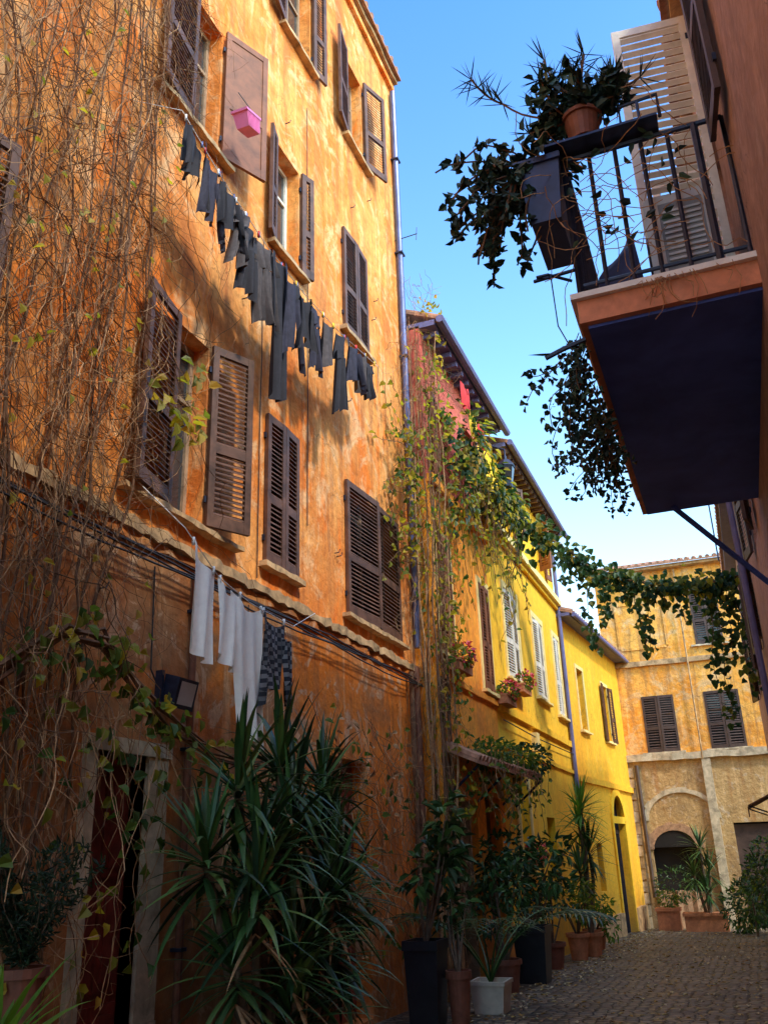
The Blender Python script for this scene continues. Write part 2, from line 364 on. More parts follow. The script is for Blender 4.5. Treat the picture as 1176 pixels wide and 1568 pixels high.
# ------------------------------------------------------------ MAIN ORANGE BUILDING
ML=Fr((-4,0,0),(0,1,0),(1,0,0))
e=empty('orange_apartment_building')
ops=[(4.98,5.55,0,2.32),(8.6,9.8,0,2.6),(5.58,6.12,4.28,6.08),(7.25,7.9,4.3,5.9),(9.3,11.0,4.25,5.95),(2.2,3.0,4.28,6.08),
 (5.58,6.10,8.35,10.05),(7.33,7.97,8.15,9.7),(9.35,10.1,8.2,9.85),(7.5,8.3,11.75,13.4),(9.55,10.2,11.7,13.4),(5.2,6.1,11.75,13.4),(2.3,3.1,8.35,10)]
mb=MB(); wall(mb,ML,-8,11.7,-.3,14.9,ops,'main'); mb.build('walls',e)
mb=MB()
mb.box(ML,-8,11.74,-.28,.07,14.72,14.85,'main')
mb.rough(ML,-8,11.76,-.28,.13,14.9,15.0,'sill',.3,.01)
tiles(mb,ML,-8,11.78,.2,-3,15.03,16.0,.24)
mb.build('roof',e)
mb=MB()
mb.rough(ML,-8,11.7,-.02,.08,3.94,4.03,'sill',.11,.018)
mb.rough(ML,-8,11.7,-.02,.04,3.87,3.94,'main',.16,.02)
for (a,b,z) in ((4.95,6.7,4.27),(7.15,8.0,4.29),(9.15,11.2,4.24),(5.0,6.3,8.34),(7.2,8.1,8.14),(9.2,10.25,8.19),(7.4,8.4,11.74),(9.4,10.4,11.69),(2.1,3.1,4.27)): sill(mb,ML,a,b,z)
mb.build('ledges_and_sills',e,False)
mb=MB()
for (a,b,c,d) in ops[2:]: casement(mb,ML,a,b,c,d,mat='shutw' if (a==7.33) else 'frame')
mb.build('windows',e)
mb=MB()
shutter(mb,ML,5.57,-1,.58,4.3,6.1,10); shutter(mb,ML,6.13,1,.45,4.3,6.1,26)
shutter(mb,ML,7.22,1,.36,4.3,5.92,3,n0=.01); shutter(mb,ML,7.93,-1,.345,4.3,5.92,3,n0=.01)
shutter(mb,ML,9.25,1,.92,4.25,5.97,4,n0=.01); shutter(mb,ML,11.06,-1,.86,4.25,5.97,2,n0=.012)
shutter(mb,ML,5.57,-1,.6,8.35,10.1,8); shutter(mb,ML,6.12,1,.55,8.35,10.1,25,'shut2',slat=False)
shutter(mb,ML,9.3,1,.42,8.2,9.87,3,n0=.01); shutter(mb,ML,10.15,-1,.415,8.2,9.87,3,n0=.01)
shutter(mb,ML,7.48,-1,.42,11.75,13.45,10); shutter(mb,ML,8.32,1,.3,11.75,13.45,12)
shutter(mb,ML,9.53,-1,.5,11.7,13.45,10); shutter(mb,ML,10.22,1,.5,11.7,13.45,20)
shutter(mb,ML,7.31,-1,.25,8.16,9.68,15,'shut',n0=.02); shutter(mb,ML,7.99,1,.2,8.16,9.7,20,'shut',n0=.02)
shutter(mb,ML,2.2,-1,.5,4.3,6.1,8); shutter(mb,ML,3.0,1,.5,4.3,6.1,15)
mb.build('shutters',e)
mb=MB()
mb.rough(ML,4.86,4.98,-.26,.035,-.05,2.32,'stone',.12,.004); mb.box(ML,5.55,5.80,-.26,.035,-.05,.6,'stone'); mb.box(ML,5.55,5.79,-.26,.03,.603,1.45,'stone'); mb.box(ML,5.55,5.795,-.26,.033,1.453,2.32,'stone')
mb.box(ML,4.84,5.82,-.26,.045,2.32,2.42,'stone')
mb.box(ML,4.98,5.55,-.262,-.12,0,2.30,'door')
for u in (5.0,5.275):
    for (c,d) in ((.15,.75),(.82,1.45),(1.52,2.2)): mb.box(ML,u,u+.25,-.12,-.10,c,d,'door'); mb.box(ML,u+.05,u+.2,-.10,-.08,c+.06,d-.06,'door')
mb.box(ML,8.6,9.8,-.262,-.20,-.1,2.58,'door')
for k in range(6): mb.box(ML,8.62+k*.198,8.80+k*.198,-.2,-.185,0,2.5,'door')
mb.build('doors',e)
mb=MB()
mb.tube([(-3.93,11.62,14.6),(-3.93,11.62,9.2),(-3.93,11.62,4.3)],.055,'pipeg',10)
mb.tube([(-3.92,11.45,4.0),(-3.92,11.45,-.1)],.05,'pipe',10)
mb.tube([(-3.92,11.25,3.9),(-3.92,11.25,-.1)],.035,'twigd',8)
mb.tube([(-3.95,6.02,3.85),(-3.95,6.02,0)],.03,'pipe',10)
for z in (1,2.4,3.5): mb.box(ML,5.98,6.06,0,.09,z,z+.025,'iron')
for z in (5,7,9,11,13): mb.box(ML,11.55,11.7,0,.14,z,z+.03,'iron')
mb.tube([(-4,11.6,11.3),(-3.6,11.6,11.32)],.01,'iron',4); mb.tube([(-3.62,11.6,11.2),(-3.6,11.6,11.45)],.008,'iron',4)
for k in range(4):
    pts=[]; y=2.0; sag=U_(.02,.05)
    while y<11.7:
        pts.append((-3.90+k*.012+U_(-.008,.008),y,3.84-k*.032-sag*abs(math.sin(y*1.1+k))+U_(-.008,.008))); y+=.3
    mb.tube(pts,.009,'wire',5)
for (y,z0,z1) in ((7.1,4.1,8),(6.95,0,3.8),(8.2,5,11),(4.6,4,9)):
    mb.tube([(-3.985,y+U_(-.01,.01),z0+(z1-z0)*i/8) for i in range(9)],.006,'wire',4)
for i in range(22):
    y=U_(4.6,11.5); z=U_(3,13.5); mb.tube([ML.P(y,0,z),ML.P(y,.06,z),ML.P(y+.01,.07,z+.04)],.008,'iron',4)
mb.build('pipes_and_cables',e)

# ------------------------------------------------------------ ORANGE / RED / YELLOW ROW
BL=Fr((-3.7,0,0),(0,1,0),(1,0,0))
e=empty('orange_townhouse')
ops=[(11.95,12.6,4.3,6.1),(14.25,14.85,4.1,5.95),(12.2,13.0,7.0,8.5),(14.0,14.7,7.4,8.9),(12.0,13.3,-.3,2.3),(13.8,14.7,-.4,2.4)]
mb=MB(); wall(mb,BL,11.72,15.0,-.6,6.9,ops[:2]+ops[4:],'orange')
wall(mb,BL,11.72,15.0,6.9,9.6,ops[2:4],'red'); mb.build('walls',e)
mb=MB(); frame_trim(mb,BL,14.25,14.85,4.1,5.95,.1,'trimy'); frame_trim(mb,BL,11.95,12.6,4.3,6.1,.1,'trimy')
sill(mb,BL,14.1,15.0,4.08,'trimy'); sill(mb,BL,11.8,12.75,4.28,'trimy'); mb.rough(BL,11.72,15.0,0,.06,3.9,4.0,'orange',.3,.006)
mb.rough(BL,11.72,15.0,0,.1,6.85,6.98,'orange',.4,.004)
mb.build('mouldings',e)
mb=MB()
for o in ops[:4]: casement(mb,BL,*o)
mb.build('windows',e)
mb=MB(); shutter(mb,BL,14.25,1,.3,4.12,5.93,3,'shut2',n0=0); shutter(mb,BL,14.85,-1,.29,4.12,5.93,3,'shut2',n0=0)
shutter(mb,BL,11.95,1,.32,4.3,6.1,5,'shut2',n0=0);shutter(mb,BL,12.6,-1,.32,4.3,6.1,5,'shut2',n0=0)
shutter(mb,BL,12.2,-1,.3,7.0,8.5,8,'shut2');shutter(mb,BL,14.7,1,.3,7.4,8.9,8,'shut2')
mb.build('shutters',e)
mb=MB()
mb.box(BL,11.72,16.0,-.3,.27,9.56,9.66,'eave')
tiles(mb,BL,11.72,16.2,.34,-3,9.7,11.2,.22)
u=11.9
while u<16: mb.box(BL,u,u+.07,0,.26,9.46,9.56,'eave'); u+=.35
mb.tube([BL.P(11.7,.37,9.64),BL.P(16.2,.37,9.6)],.07,'eave',8)
mb.build('roof',e)
mb=MB()
mb.face([BL.P(12.0,-.25,-.4),BL.P(13.3,-.25,-.4),BL.P(13.3,-.25,2.3),BL.P(12,-.25,2.3)],'dark')
mb.box(BL,12.0,12.06,-.25,-.1,-.2,2.3,'frame');mb.box(BL,13.24,13.3,-.25,-.1,-.2,2.3,'frame');mb.box(BL,12.62,12.68,-.25,-.1,-.2,2.3,'frame')
mb.box(BL,13.8,14.7,-.26,-.18,-.3,2.38,'shut')
def archbl(mb,fr,u,z,r0,r1,mat,n1,sy=1,nseg=14,j=0.):
    for k in range(nseg):
        a0=math.pi*k/nseg;a1=math.pi*(k+1)/nseg; jj=U_(-j,j)
        def q(a,r,nn): return fr.P(u-math.cos(a)*r,nn,z+math.sin(a)*r*sy)
        mb.hexa([q(a0,r0,-.02),q(a1,r0,-.02),q(a1,r1+jj,-.02),q(a0,r1+jj,-.02),q(a0,r0,n1),q(a1,r0,n1),q(a1,r1+jj,n1),q(a0,r1+jj,n1)],mat)
archbl(mb,BL,14.25,2.4,.45,.6,'stone',.05,.6)
tiles(mb,BL,11.75,15.9,.5,0,2.74,2.96,.18)
for y in (11.9,13.4,14.9,15.8): mb.tube([BL.P(y,.45,2.68),BL.P(y,0,2.3)],.02,'iron',5)
mb.build('shop_canopy',e)

e=empty('yellow_townhouse')
ops=[(16.1,17.2,4.6,6.35),(21.0,21.7,4.5,6.4),(18.7,19.7,4.6,6.35),(17.0,17.6,7.8,9.0),(20.2,20.9,7.8,9.0),(15.9,16.9,1.2,3.0),(18.4,19.2,.9,2.2)]
mb=MB(); wall(mb,BL,15.003,22.0,-.9,9.35,ops,'yellow'); mb.build('walls',e)
mb=MB()
for o in ops[:3]: frame_trim(mb,BL,*o,.13,'trimy',.03); sill(mb,BL,o[0]-.2,o[1]+.2,o[2],'trimy')
frame_trim(mb,BL,15.9,16.9,1.2,3.0,.1,'trimy',.03); sill(mb,BL,15.75,17.05,1.2,'trimy')
mb.rough(BL,15.003,22.0,0,.07,3.86,4.0,'yellow',.4,.004); mb.rough(BL,15.003,22.0,0,.05,3.25,3.33,'yellow',.4,.004)
mb.box(BL,15.003,22.0,0,.16,7.35,7.5,'trimy'); mb.box(BL,15.003,22.0,0,.08,7.25,7.35,'yellow')
mb.tube([BL.P(15.1,.08,3.7),BL.P(18,.08,3.66),BL.P(21.9,.08,3.7)],.012,'wire',4)
mb.box(BL,17.6,17.85,0,.12,3.4,3.75,'trimy')
mb.build('mouldings',e)
mb=MB()
for o in ops: casement(mb,BL,*o,mat='trimy')
mb.build('windows',e)
mb=MB()
for o in (ops[0],ops[2],ops[1]):
    w=(o[1]-o[0])/2-.01
    shutter(mb,BL,o[0],1,w,o[2],o[3],4,'shutw',n0=-.03); shutter(mb,BL,o[1],-1,w,o[2],o[3],4,'shutw',n0=-.03)
shutter(mb,BL,20.9,1,.35,7.8,9.0,10,'shut2'); shutter(mb,BL,20.2,-1,.35,7.8,9.0,60,'shut2'); shutter(mb,BL,17.6,1,.35,7.8,9,30,'shut')
mb.build('shutters',e)
mb=MB(); mb.box(BL,16.2,22.4,-.3,.3,9.33,9.42,'eave')
tiles(mb,BL,16.2,22.5,.36,-3,9.44,10.7,.22)
u=16.3
while u<22.3: mb.box(BL,u,u+.07,0,.29,9.22,9.33,'shut'); u+=.3
mb.tube([BL.P(16.2,.4,9.4),BL.P(22.5,.4,9.36)],.065,'eave',8)
mb.tube([BL.P(21.95,.35,9.3),BL.P(21.95,.08,8.9),BL.P(21.95,.08,-.3)],.05,'eave',8)
mb.build('roof',e)

dirv=V((.5,6.9,0)).normalized(); KL=Fr((-3.65,22.02,0),dirv,(dirv.y,-dirv.x,0)); LN=6.88
e=empty('yellow_corner_house')
ops=[(1.2,1.9,4.4,6.0),(4.2,4.9,4.4,6.0),(3.6,5.1,-.6,2.9),(1.4,2.0,.6,1.7)]
mb=MB(); wall(mb,KL,0,LN,-1,7.1,ops,'yellow2',body=4); mb.build('walls',e)
mb=MB()
for o in ops[:2]: frame_trim(mb,KL,*o,.1,'trimy'); casement(mb,KL,*o,mat='trimy'); sill(mb,KL,o[0]-.15,o[1]+.15,o[2],'trimy')
for o in ops[1:2]: shutter(mb,KL,o[0],-1,.34,o[2],o[3],8,'shut'); shutter(mb,KL,o[1],1,.34,o[2],o[3],8,'shut')
mb.rough(KL,0,LN,0,.08,3.1,3.25,'yellow2',.4,.005); mb.rough(KL,0,3.5,0,.07,-.7,.02,'sill',.3,.012); mb.rough(KL,5.2,LN,0,.07,-.7,.02,'sill',.3,.012)
mb.build('windows',e)
mb=MB()
frame_trim(mb,KL,3.6,5.1,-.55,2.2,.18,'yellow',.05)
archbl(mb,KL,4.35,2.2,.74,.95,'yellow',.06,1,12)
for k in range(12):
    a0=math.pi*k/12;a1=math.pi*(k+1)/12
    x0=4.35-math.cos(a0)*.75;x1=4.35-math.cos(a1)*.75
    mb.face([KL.P(x0,0.002,2.2+math.sin(a0)*.75),KL.P(x1,0.002,2.2+math.sin(a1)*.75),KL.P(3.58 if k<6 else 5.12,0.002,2.96)],'yellow2')
mb.box(KL,3.6,5.1,-.2,-.15,1.95,2.05,'iron')
for k in range(10): mb.box(KL,3.65+k*.155,3.68+k*.155,-.18,-.15,-.6,2.9,'iron')
mb.box(KL,3.62,5.08,-.24,-.2,-.6,1.95,'shutd')
mb.build('arched_gate',e)
mb=MB(); mb.box(KL,-.1,LN+.1,-.3,.3,7.08,7.16,'eave'); tiles(mb,KL,-.1,LN+.15,.36,-2.5,7.18,8.1,.22)
mb.tube([KL.P(0,.38,7.12),KL.P(LN,.38,7.08)],.06,'eave',8); mb.build('roof',e)

# ------------------------------------------------------------ far building
CF=Fr((0,28.9,0),(1,0,0),(0,-1,0)); e=empty('weathered_ochre_building')
ops=[(-2.5,-1.55,4.25,5.95),(-.65,.35,4.25,5.95),(-.62,.2,7.4,9.2),(-2.75,-1.45,-.6,1.55),(-.4,.9,-.7,2.15),(1.9,2.8,4.25,5.95),(2,2.8,7.4,9.2)]
mb=MB(); wall(mb,CF,-3.5,9,-1,10.0,ops,'far'); mb.build('walls',e)
mb=MB()
for o in (ops[0],ops[1],ops[2],ops[5],ops[6]):
    w=(o[1]-o[0])/2-.005
    casement(mb,CF,*o); shutter(mb,CF,o[0],1,w,o[2],o[3],4,'shutd',n0=-.02,pitch=.07); shutter(mb,CF,o[1],-1,w,o[2],o[3],4,'shutd',n0=-.02,pitch=.07)
    sill(mb,CF,o[0]-.15,o[1]+.15,o[2],'stone')
mb.build('shuttered_windows',e)
mb=MB()
mb.rough(CF,-3.3,9,0,.12,4.0,4.2,'stone',.3,.02); mb.rough(CF,-3.3,9,0,.09,6.9,7.05,'sill',.3,.01)
frame_trim(mb,CF,-2.9,-1.5,7.5,8.9,.07,'far',.03); mb.box(CF,-2.9,-1.5,0,.03,7.43,7.5,'far')
mb.rough(CF,-1.0,-.75,0,.08,-.7,4.0,'stone',.4,.03)
archbl(mb,CF,-2.1,1.5,.6,.85,'brick',.04,.85,14,.03); archbl(mb,CF,-1.8,2.3,.95,1.12,'stone',.05,.8,14,.03)
for k in range(8):
    a0=math.pi*k/8;a1=math.pi*(k+1)/8
    mb.face([CF.P(-2.1-math.cos(a0)*.62,.006,1.548+math.sin(a0)*.55),CF.P(-2.1-math.cos(a1)*.62,.006,1.548+math.sin(a1)*.55),CF.P(-2.1,.006,1.548)],'dark')
mb.rough(CF,-2.75,-1.45,-.25,.05,-.7,.35,'brick',.12,.03)
mb.box(CF,-.4,.9,-.2,-.14,-.6,2.1,'shutd')
for z in [i*.32-.6 for i in range(14)]: mb.rough(CF,-3.3,-3.02,0,.06,z,z+.28,'stone',.1,.02)
mb.tube([CF.P(-2.9,.1,3.9),CF.P(-2.85,.12,.2)],.06,'shutd',7); mb.tube([CF.P(-.95,.12,9.9),CF.P(-.95,.12,4)],.03,'sill',6)
mb.build('mouldings_and_arches',e)
mb=MB(); mb.box(CF,-3.7,9.2,-.3,.3,9.95,10.05,'sill'); tiles(mb,CF,-3.7,9.2,.4,-3,10.08,11.1,.22); mb.build('roof',e)

# ------------------------------------------------------------ right building with balcony
RF=Fr((.64,0,0),(0,1,0),(-1,0,0)); e=empty('pink_balcony_building')
ops=[(6.3,7.3,5.2,7.5),(8.2,8.9,5.9,7.5),(10.6,11.5,5.0,6.7),(2.3,3.2,5.2,7.2),(11.5,12.4,1.0,3)]
mb=MB(); wall(mb,RF,-8,14,-.5,8.7,ops,'right',body=7); mb.build('walls',e)
mb=MB()
for o in ops: casement(mb,RF,*o)
shutter(mb,RF,10.6,-1,.45,5,6.7,10,'shutd'); shutter(mb,RF,11.5,1,.45,5,6.7,10,'shutd')
shutter(mb,RF,6.38,-1,.64,5.25,8.5,84,'shutw',n0=.02,pitch=.085,mid=.36); shutter(mb,RF,7.32,1,.5,5.25,7.6,80,'shutw',pitch=.085)
shutter(mb,RF,4.9,1,.5,6.2,8.4,5,'shutd',n0=.04)
mb.build('windows_and_shutters',e)
mb=MB(); mb.box(RF,-8,14.1,-.3,.12,8.7,8.8,'sill'); tiles(mb,RF,-8,14.1,.2,-3,8.83,9.8,.24)
mb.tube([(.5,13.9,8.7),(.58,13.9,-.2)],.05,'eave',8); mb.build('roof',e)
mb=MB()
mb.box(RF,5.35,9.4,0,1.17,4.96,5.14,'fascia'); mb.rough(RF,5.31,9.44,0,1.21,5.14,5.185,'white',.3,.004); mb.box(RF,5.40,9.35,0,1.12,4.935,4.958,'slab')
def rail(p0,p1,n):
    p0=V(p0);p1=V(p1)
    for z,r in ((5.3,.016),(6.42,.022)): mb.tube([p0+V((0,0,z)),p1+V((0,0,z))],r,'iron',6)
    for i in range(n+1):
        p=p0.lerp(p1,i/n); mb.tube([p+V((0,0,5.18)),p+V((0,0,6.42))],.018 if i%5 else .028,'iron',6)
rail((-.5,5.42,0),(.62,5.42,0),6); rail((-.5,5.42,0),(-.5,9.33,0),18); rail((-.5,9.33,0),(.62,9.33,0),6)
mb.box(WF,-.62,.2,5.24,5.44,6.445,6.465,'iron')
mb.tube([(-.05,5.3,6.47),(-.05,5.3,6.66),(.22,5.3,6.68),(.22,5.3,6.47)],.014,'iron',5); mb.tube([(.08,5.3,6.47),(.08,5.3,6.67)],.012,'iron',5)
mb.tube([(-.5,5.42,5.45),(-.8,5.3,5.35)],.014,'iron',5)
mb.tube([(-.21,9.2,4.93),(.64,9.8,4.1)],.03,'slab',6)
mb.build('balcony',e)

e=empty('pink_lower_house'); RG=Fr((.72,0,0),(0,1,0),(-1,0,0))
ops=[(15,15.9,4.6,6.2),(18,18.9,4.6,6.2),(21,21.9,4.6,6.2),(16,17,.2,2.4),(20,21,.2,2.2)]
mb=MB(); wall(mb,RG,14.01,24,-1,7.9,ops,'right',body=6); mb.build('walls',e)
mb=MB()
for o in ops[:3]: casement(mb,RG,*o); shutter(mb,RG,o[0],-1,.42,o[2],o[3],15,'shutd'); shutter(mb,RG,o[1],1,.42,o[2],o[3],15,'shutd')
mb.build('shuttered_windows',e)
mb=MB(); mb.box(RG,14.2,24.1,-.3,.25,7.9,8,'eave'); tiles(mb,RG,14.2,24.1,.32,-3,8.03,9.2,.24)
mb.tube([(.35,22,8),(.35,22,9.6)],.02,'iron',5)
mb.build('roof',e)
mb=MB(); mb.hexa([(.05,19.4,2.25),(.7,19.4,2.55),(.7,21.4,2.55),(.05,21.4,2.25),(.05,19.4,2.28),(.7,19.4,2.58),(.7,21.4,2.58),(.05,21.4,2.28)],'awn')
for i in range(10): mb.box(WF,.04,.06,19.42+i*.2,19.6+i*.2,2.1+U_(0,.02),2.25,'awn')
for y in (19.45,21.35): mb.tube([(.08,y,2.26),(.72,y,2.0)],.015,'iron',5)
mb.build('shop_awning')

# air conditioner
mb=MB(); 
def rbox(x0,x1,y0,y1,z0,z1,mat,b=.02):
    mb.box(WF,x0+b,x1-b,y0,y1,z0,z1,mat); mb.box(WF,x0,x1,y0+b,y1-b,z0+b,z1-b,mat); mb.box(WF,x0+b*.4,x1-b*.4,y0+b*.4,y1-b*.4,z0+b*.6,z1-b*.6,mat)
rbox(.0,.44,5.54,6.3,5.25,5.98,'ac'); 
for y in (5.7,6.15): mb.box(WF,.05,.4,y,y+.05,5.18,5.26,'iron')
mb.box(WF,.10,.40,5.532,5.539,5.33,5.90,'acd')
for i in range(11): mb.box(WF,.12,.38,5.522,5.531,5.36+i*.045,5.378+i*.045,'ac')
mb.tube([( -.006,5.92+.25*math.cos(a*math.pi/12),5.60+.25*math.sin(a*math.pi/12)) for a in range(25)],.012,'iron',5)
for r in (.08,.16): mb.tube([( -.008,5.92+r*math.cos(a*math.pi/10),5.60+r*math.sin(a*math.pi/10)) for a in range(21)],.006,'iron',4)
mb.box(WF,-.004,.01,5.74,6.10,5.42,5.78,'dark')
mb.build('air_conditioner_unit')
mb=MB(); g=[]
for i in range(9):
    for j in range(9):
        a=i/8;b=j/8; x=-.42+.36*a; y=5.62+.5*b; h=.8-.45*(1-a)**.7; d=max(abs(a-.5),abs(b-.5))*2
        z=5.19+h*(1-d**6)+U_(-.015,.015); g.append((x+U_(-.01,.01),y,z))
i0=len(mb.v); mb.v+=g
for i in range(8):
    for j in range(8): mb.f.append((i0+i*9+j,i0+(i+1)*9+j,i0+(i+1)*9+j+1,i0+i*9+j+1)); mb.m.append('bluebox')
for s in (0,8):
    for j in range(8): mb.face([g[s*9+j],g[s*9+j+1],(g[s*9+j+1][0],g[s*9+j+1][1],5.19),(g[s*9+j][0],g[s*9+j][1],5.19)],'bluebox')
    for j in range(8): mb.face([g[j*9+s],g[(j+1)*9+s],(g[(j+1)*9+s][0],g[(j+1)*9+s][1],5.19),(g[j*9+s][0],g[j*9+s][1],5.19)],'bluebox')
mb.build('covered_balcony_chair',smooth=True)

# ------------------------------------------------------------ plants helpers
def rdir(zb=0):
    a=U_(0,2*math.pi); z=U_(-1,1)+zb; r=math.sqrt(max(.05,1-min(1,abs(z))**2)); return V((math.cos(a)*r,math.sin(a)*r,z)).normalized()
def yucca_head(mb,c,L,n,W=.05,mat='lv_yucca',lo=-35,hi=85,droop=1.1):
    for i in range(n):
        az=U_(0,2*math.pi); el=math.radians(lo+(hi-lo)*(i+R())/n); l=L*U_(.7,1.12)
        d=V((math.cos(az)*math.cos(el),math.sin(az)*math.cos(el),math.sin(el)))
        mb.strap(V(c)+V((0,0,-.12+.2*i/n))+d*.02,d,l,W*U_(.8,1.2),mat,droop*U_(.4,1.5),6,.25)
def blob(mb,c,rad,n,L,W,mat,zb=.15):
    c=V(c)
    for i in range(n):
        d=rdir(); r=U_(.45,1)**.5*U_(.85,1.1)
        p=c+V((d.x*rad[0],d.y*rad[1],d.z*rad[2]))*r
        o=(d+rdir()*.8+V((0,0,-.3))).normalized()
        mb.leaf(p,o,(d+V((0,0,.8))+rdir()*.4),L*U_(.6,1.2),W*U_(.7,1.2),mat)
def wander(p,d,n,st,jit,pull=V((0,0,0)),clampx=None):
    p=V(p); d=V(d).normalized(); out=[p.copy()]
    for i in range(n):
        d=(d+rdir()*jit+pull).normalized(); p=p+d*st
        if clampx is not None:
            if p.x<clampx[0]: p.x=clampx[0]+U_(0,.03); d.x=abs(d.x)
            if p.x>clampx[1]: p.x=clampx[1]; d.x=-abs(d.x)
        out.append(p.copy())
    return out
# ---- large yucca
mb=MB()
heads=[(-3.35,5.75,2.05),(-3.25,6.95,2.15),(-3.15,6.2,1.75),(-3.4,7.3,1.8),(-3.1,5.6,1.35),(-3.0,6.6,1.35),(-3.2,7.25,1.3),(-3.3,6.3,2.25),(-3.05,6.05,.95),(-3.15,7.0,.9),(-3.4,5.45,1.6),(-3.5,7.8,1.5),(-3.45,6.7,1.6),(-3.1,6.4,1.1),(-3.2,5.8,1.6),(-3.2,6.85,1.7),(-3.2,5.55,.95),(-3.1,6.1,.6),(-3.15,6.8,.55),(-3.3,6.55,2.0)]
for h in heads:
    b=V((-3.35+U_(-.15,.15),6.4+(h[1]-6.4)*.35,0)); c=V(h); m=b.lerp(c,.5)+V((U_(-.08,.08),U_(-.08,.08),0))
    mb.tube([b,b.lerp(m,.5)+V((0,.03,0)),m,m.lerp(c,.6),c],[.05,.04,.034,.03,.028],'trunk',7)
    yucca_head(mb,h,.64,46,.058,droop=1.3)
    for i in range(6):
        az=U_(0,6.28); mb.strap(c+V((0,0,-.2)),(math.cos(az),math.sin(az),-.6),.45,.035,'twig',1.5)
mb.lathe((-3.35,6.4,0),[(.26,0),(.34,.42),(.37,.42),(.37,.48),(.31,.48),(.31,.44)],'clayd')
mb.build('large_yucca_plant')
def pot(mb,c,r,h,mat,square=False):
    if square: mb.lathe(c,[(r*.8,0),(r*.97,h*.88),(r*1.04,h*.88),(r*1.04,h),(r*.9,h),(r*.88,h-.05)],mat,square=True)
    else: mb.lathe(c,[(r*.72,0),(r*.95,h*.85),(r*1.08,h*.85),(r*1.08,h),(r*.92,h),(r*.9,h-.05)],mat)
    mb.lathe((c[0],c[1],c[2]+h-.06),[(r*.82,0),(r*.8,.015)],'soil',square=square)
def shrub(name,c,pr,ph,pmat,sq,lc,rad,n,L,W,mat,stems=5):
    mb=MB(); pot(mb,c,pr,ph,pmat,sq)
    for i in range(stems):
        t=V(lc)+V((U_(-1,1)*rad[0],U_(-1,1)*rad[1],U_(-.6,.7)*rad[2])); b=V((c[0],c[1],c[2]+ph-.08)); m=b.lerp(t,.5)+V((U_(-.05,.05),U_(-.05,.05),0))
        mb.tube([b,m,t],[.018,.013,.006],'trunk',5)
        blob(mb,t,tuple(x*U_(.4,.6) for x in rad),int(n/stems),L,W,mat)
    mb.build(name)
shrub('potted_rubber_plant',(-3.42,9.9,gz(9.9)),.19,.8,'blackpot',True,(-3.35,10,1.6),(.3,.35,.5),170,.2,.085,'lv_dark',7)
shrub('potted_shrub',(-3.1,10.0,gz(10)),.13,.5,'clayd',False,(-3.12,10.15,1.15),(.2,.25,.4),110,.15,.06,'lv_dark',6)
shrub('potted_laurel',(-3.2,14.06,gz(14)),.24,.75,'blackpot',True,(-3.2,14.0,1.35),(.45,.6,.6),420,.17,.07,'lv_dark',9)
shrub('potted_fern_shrub',(-3.25,18,gz(18)),.2,.45,'clay',False,(-3.2,18,.75),(.3,.35,.35),220,.14,.05,'lv_ivy',7)
shrub('potted_bush',(-3.3,12.8,gz(12.8)),.2,.4,'clayd',False,(-3.3,12.8,1.1),(.35,.55,.7),380,.15,.06,'lv_dark',9)
shrub('potted_ivy_bush',(-3.35,16.2,gz(16.2)),.2,.4,'clayd',False,(-3.35,16.2,.9),(.3,.5,.6),330,.13,.06,'lv_dark',8)
shrub('potted_green_shrub',(-3.35,20.6,gz(20.6)),.24,.4,'clay',False,(-3.3,20.6,.3),(.35,.6,.45),330,.14,.05,'lv_fresh',8)
mb=MB(); pot(mb,(-3.0,10.9,gz(10.9)),.2,.33,'whitepot',True)
for i in range(17):
    az=U_(0,6.28); d=V((math.cos(az)*.5,math.sin(az)*.5,1)).normalized(); p=V((-3.0,10.9,.2)); pts=[p.copy()]
    for k in range(12):
        p=p+d*.145; d=(d+V((math.cos(az)*.1,math.sin(az)*.1,-.03-.03*k*.5))).normalized(); pts.append(p.copy())
    mb.tube(pts,[.012-.0008*k for k in range(13)],'lv_dark',4)
    for k in range(5,13):
        t=(pts[k]-pts[k-1]).normalized(); s=t.cross(V((0,0,1))).normalized()
        for h in (0,.5):
            q=pts[k-1].lerp(pts[k],h)
            for sg in (-1,1): mb.strap(q,(s*sg+t*.6+V((0,0,.1))),.28*U_(.8,1.1),.026,'lv_yucca',2.0,3,.1)
mb.build('potted_palm')
mb=MB(); pot(mb,(-3.15,18.9,gz(18.9)),.22,.42,'clay')
for h in ((-3.15,18.9,2.0),(-3.05,19.1,1.5),(-3.2,18.7,1.15),(-3.1,18.9,2.35)):
    mb.tube([(-3.15,18.9,0),V(h)+V((.02,0,-.5)),h],[.05,.04,.03],'trunk',6); yucca_head(mb,h,.7,46,.055,'lv_fresh' if h[2]>1.9 else 'lv_yucca',droop=.9)
mb.build('potted_yucca')
mb=MB(); 
for h in ((-1.35,27.4,1.5),(-1.2,27.5,.9),(-1.6,27.4,.8),(-1.3,27.3,.4)):
    mb.tube([(-1.35,27.4,-.6),h],[.05,.03],'trunk',6); yucca_head(mb,h,.75,46,.055,'lv_yucca',droop=1)
mb.box(WF,-2.0,-.9,27.2,27.7,-.62,-.15,'clay'); mb.box(WF,-2.04,-.86,27.16,27.74,-.2,-.12,'clay')
mb.build('yucca_in_long_planter')
mb=MB(); mb.box(WF,-2.75,-2.15,27.7,28.2,-.62,-.05,'clay'); mb.box(WF,-2.79,-2.11,27.66,28.24,-.1,-.02,'clay')
blob(mb,(-2.2,28.3,.55),(.6,.3,.5),260,.14,.05,'lv_dark'); blob(mb,(-2.4,28,.2),(.3,.25,.25),120,.12,.05,'lv_ivy'); mb.build('terracotta_planter_box')
mb=MB()
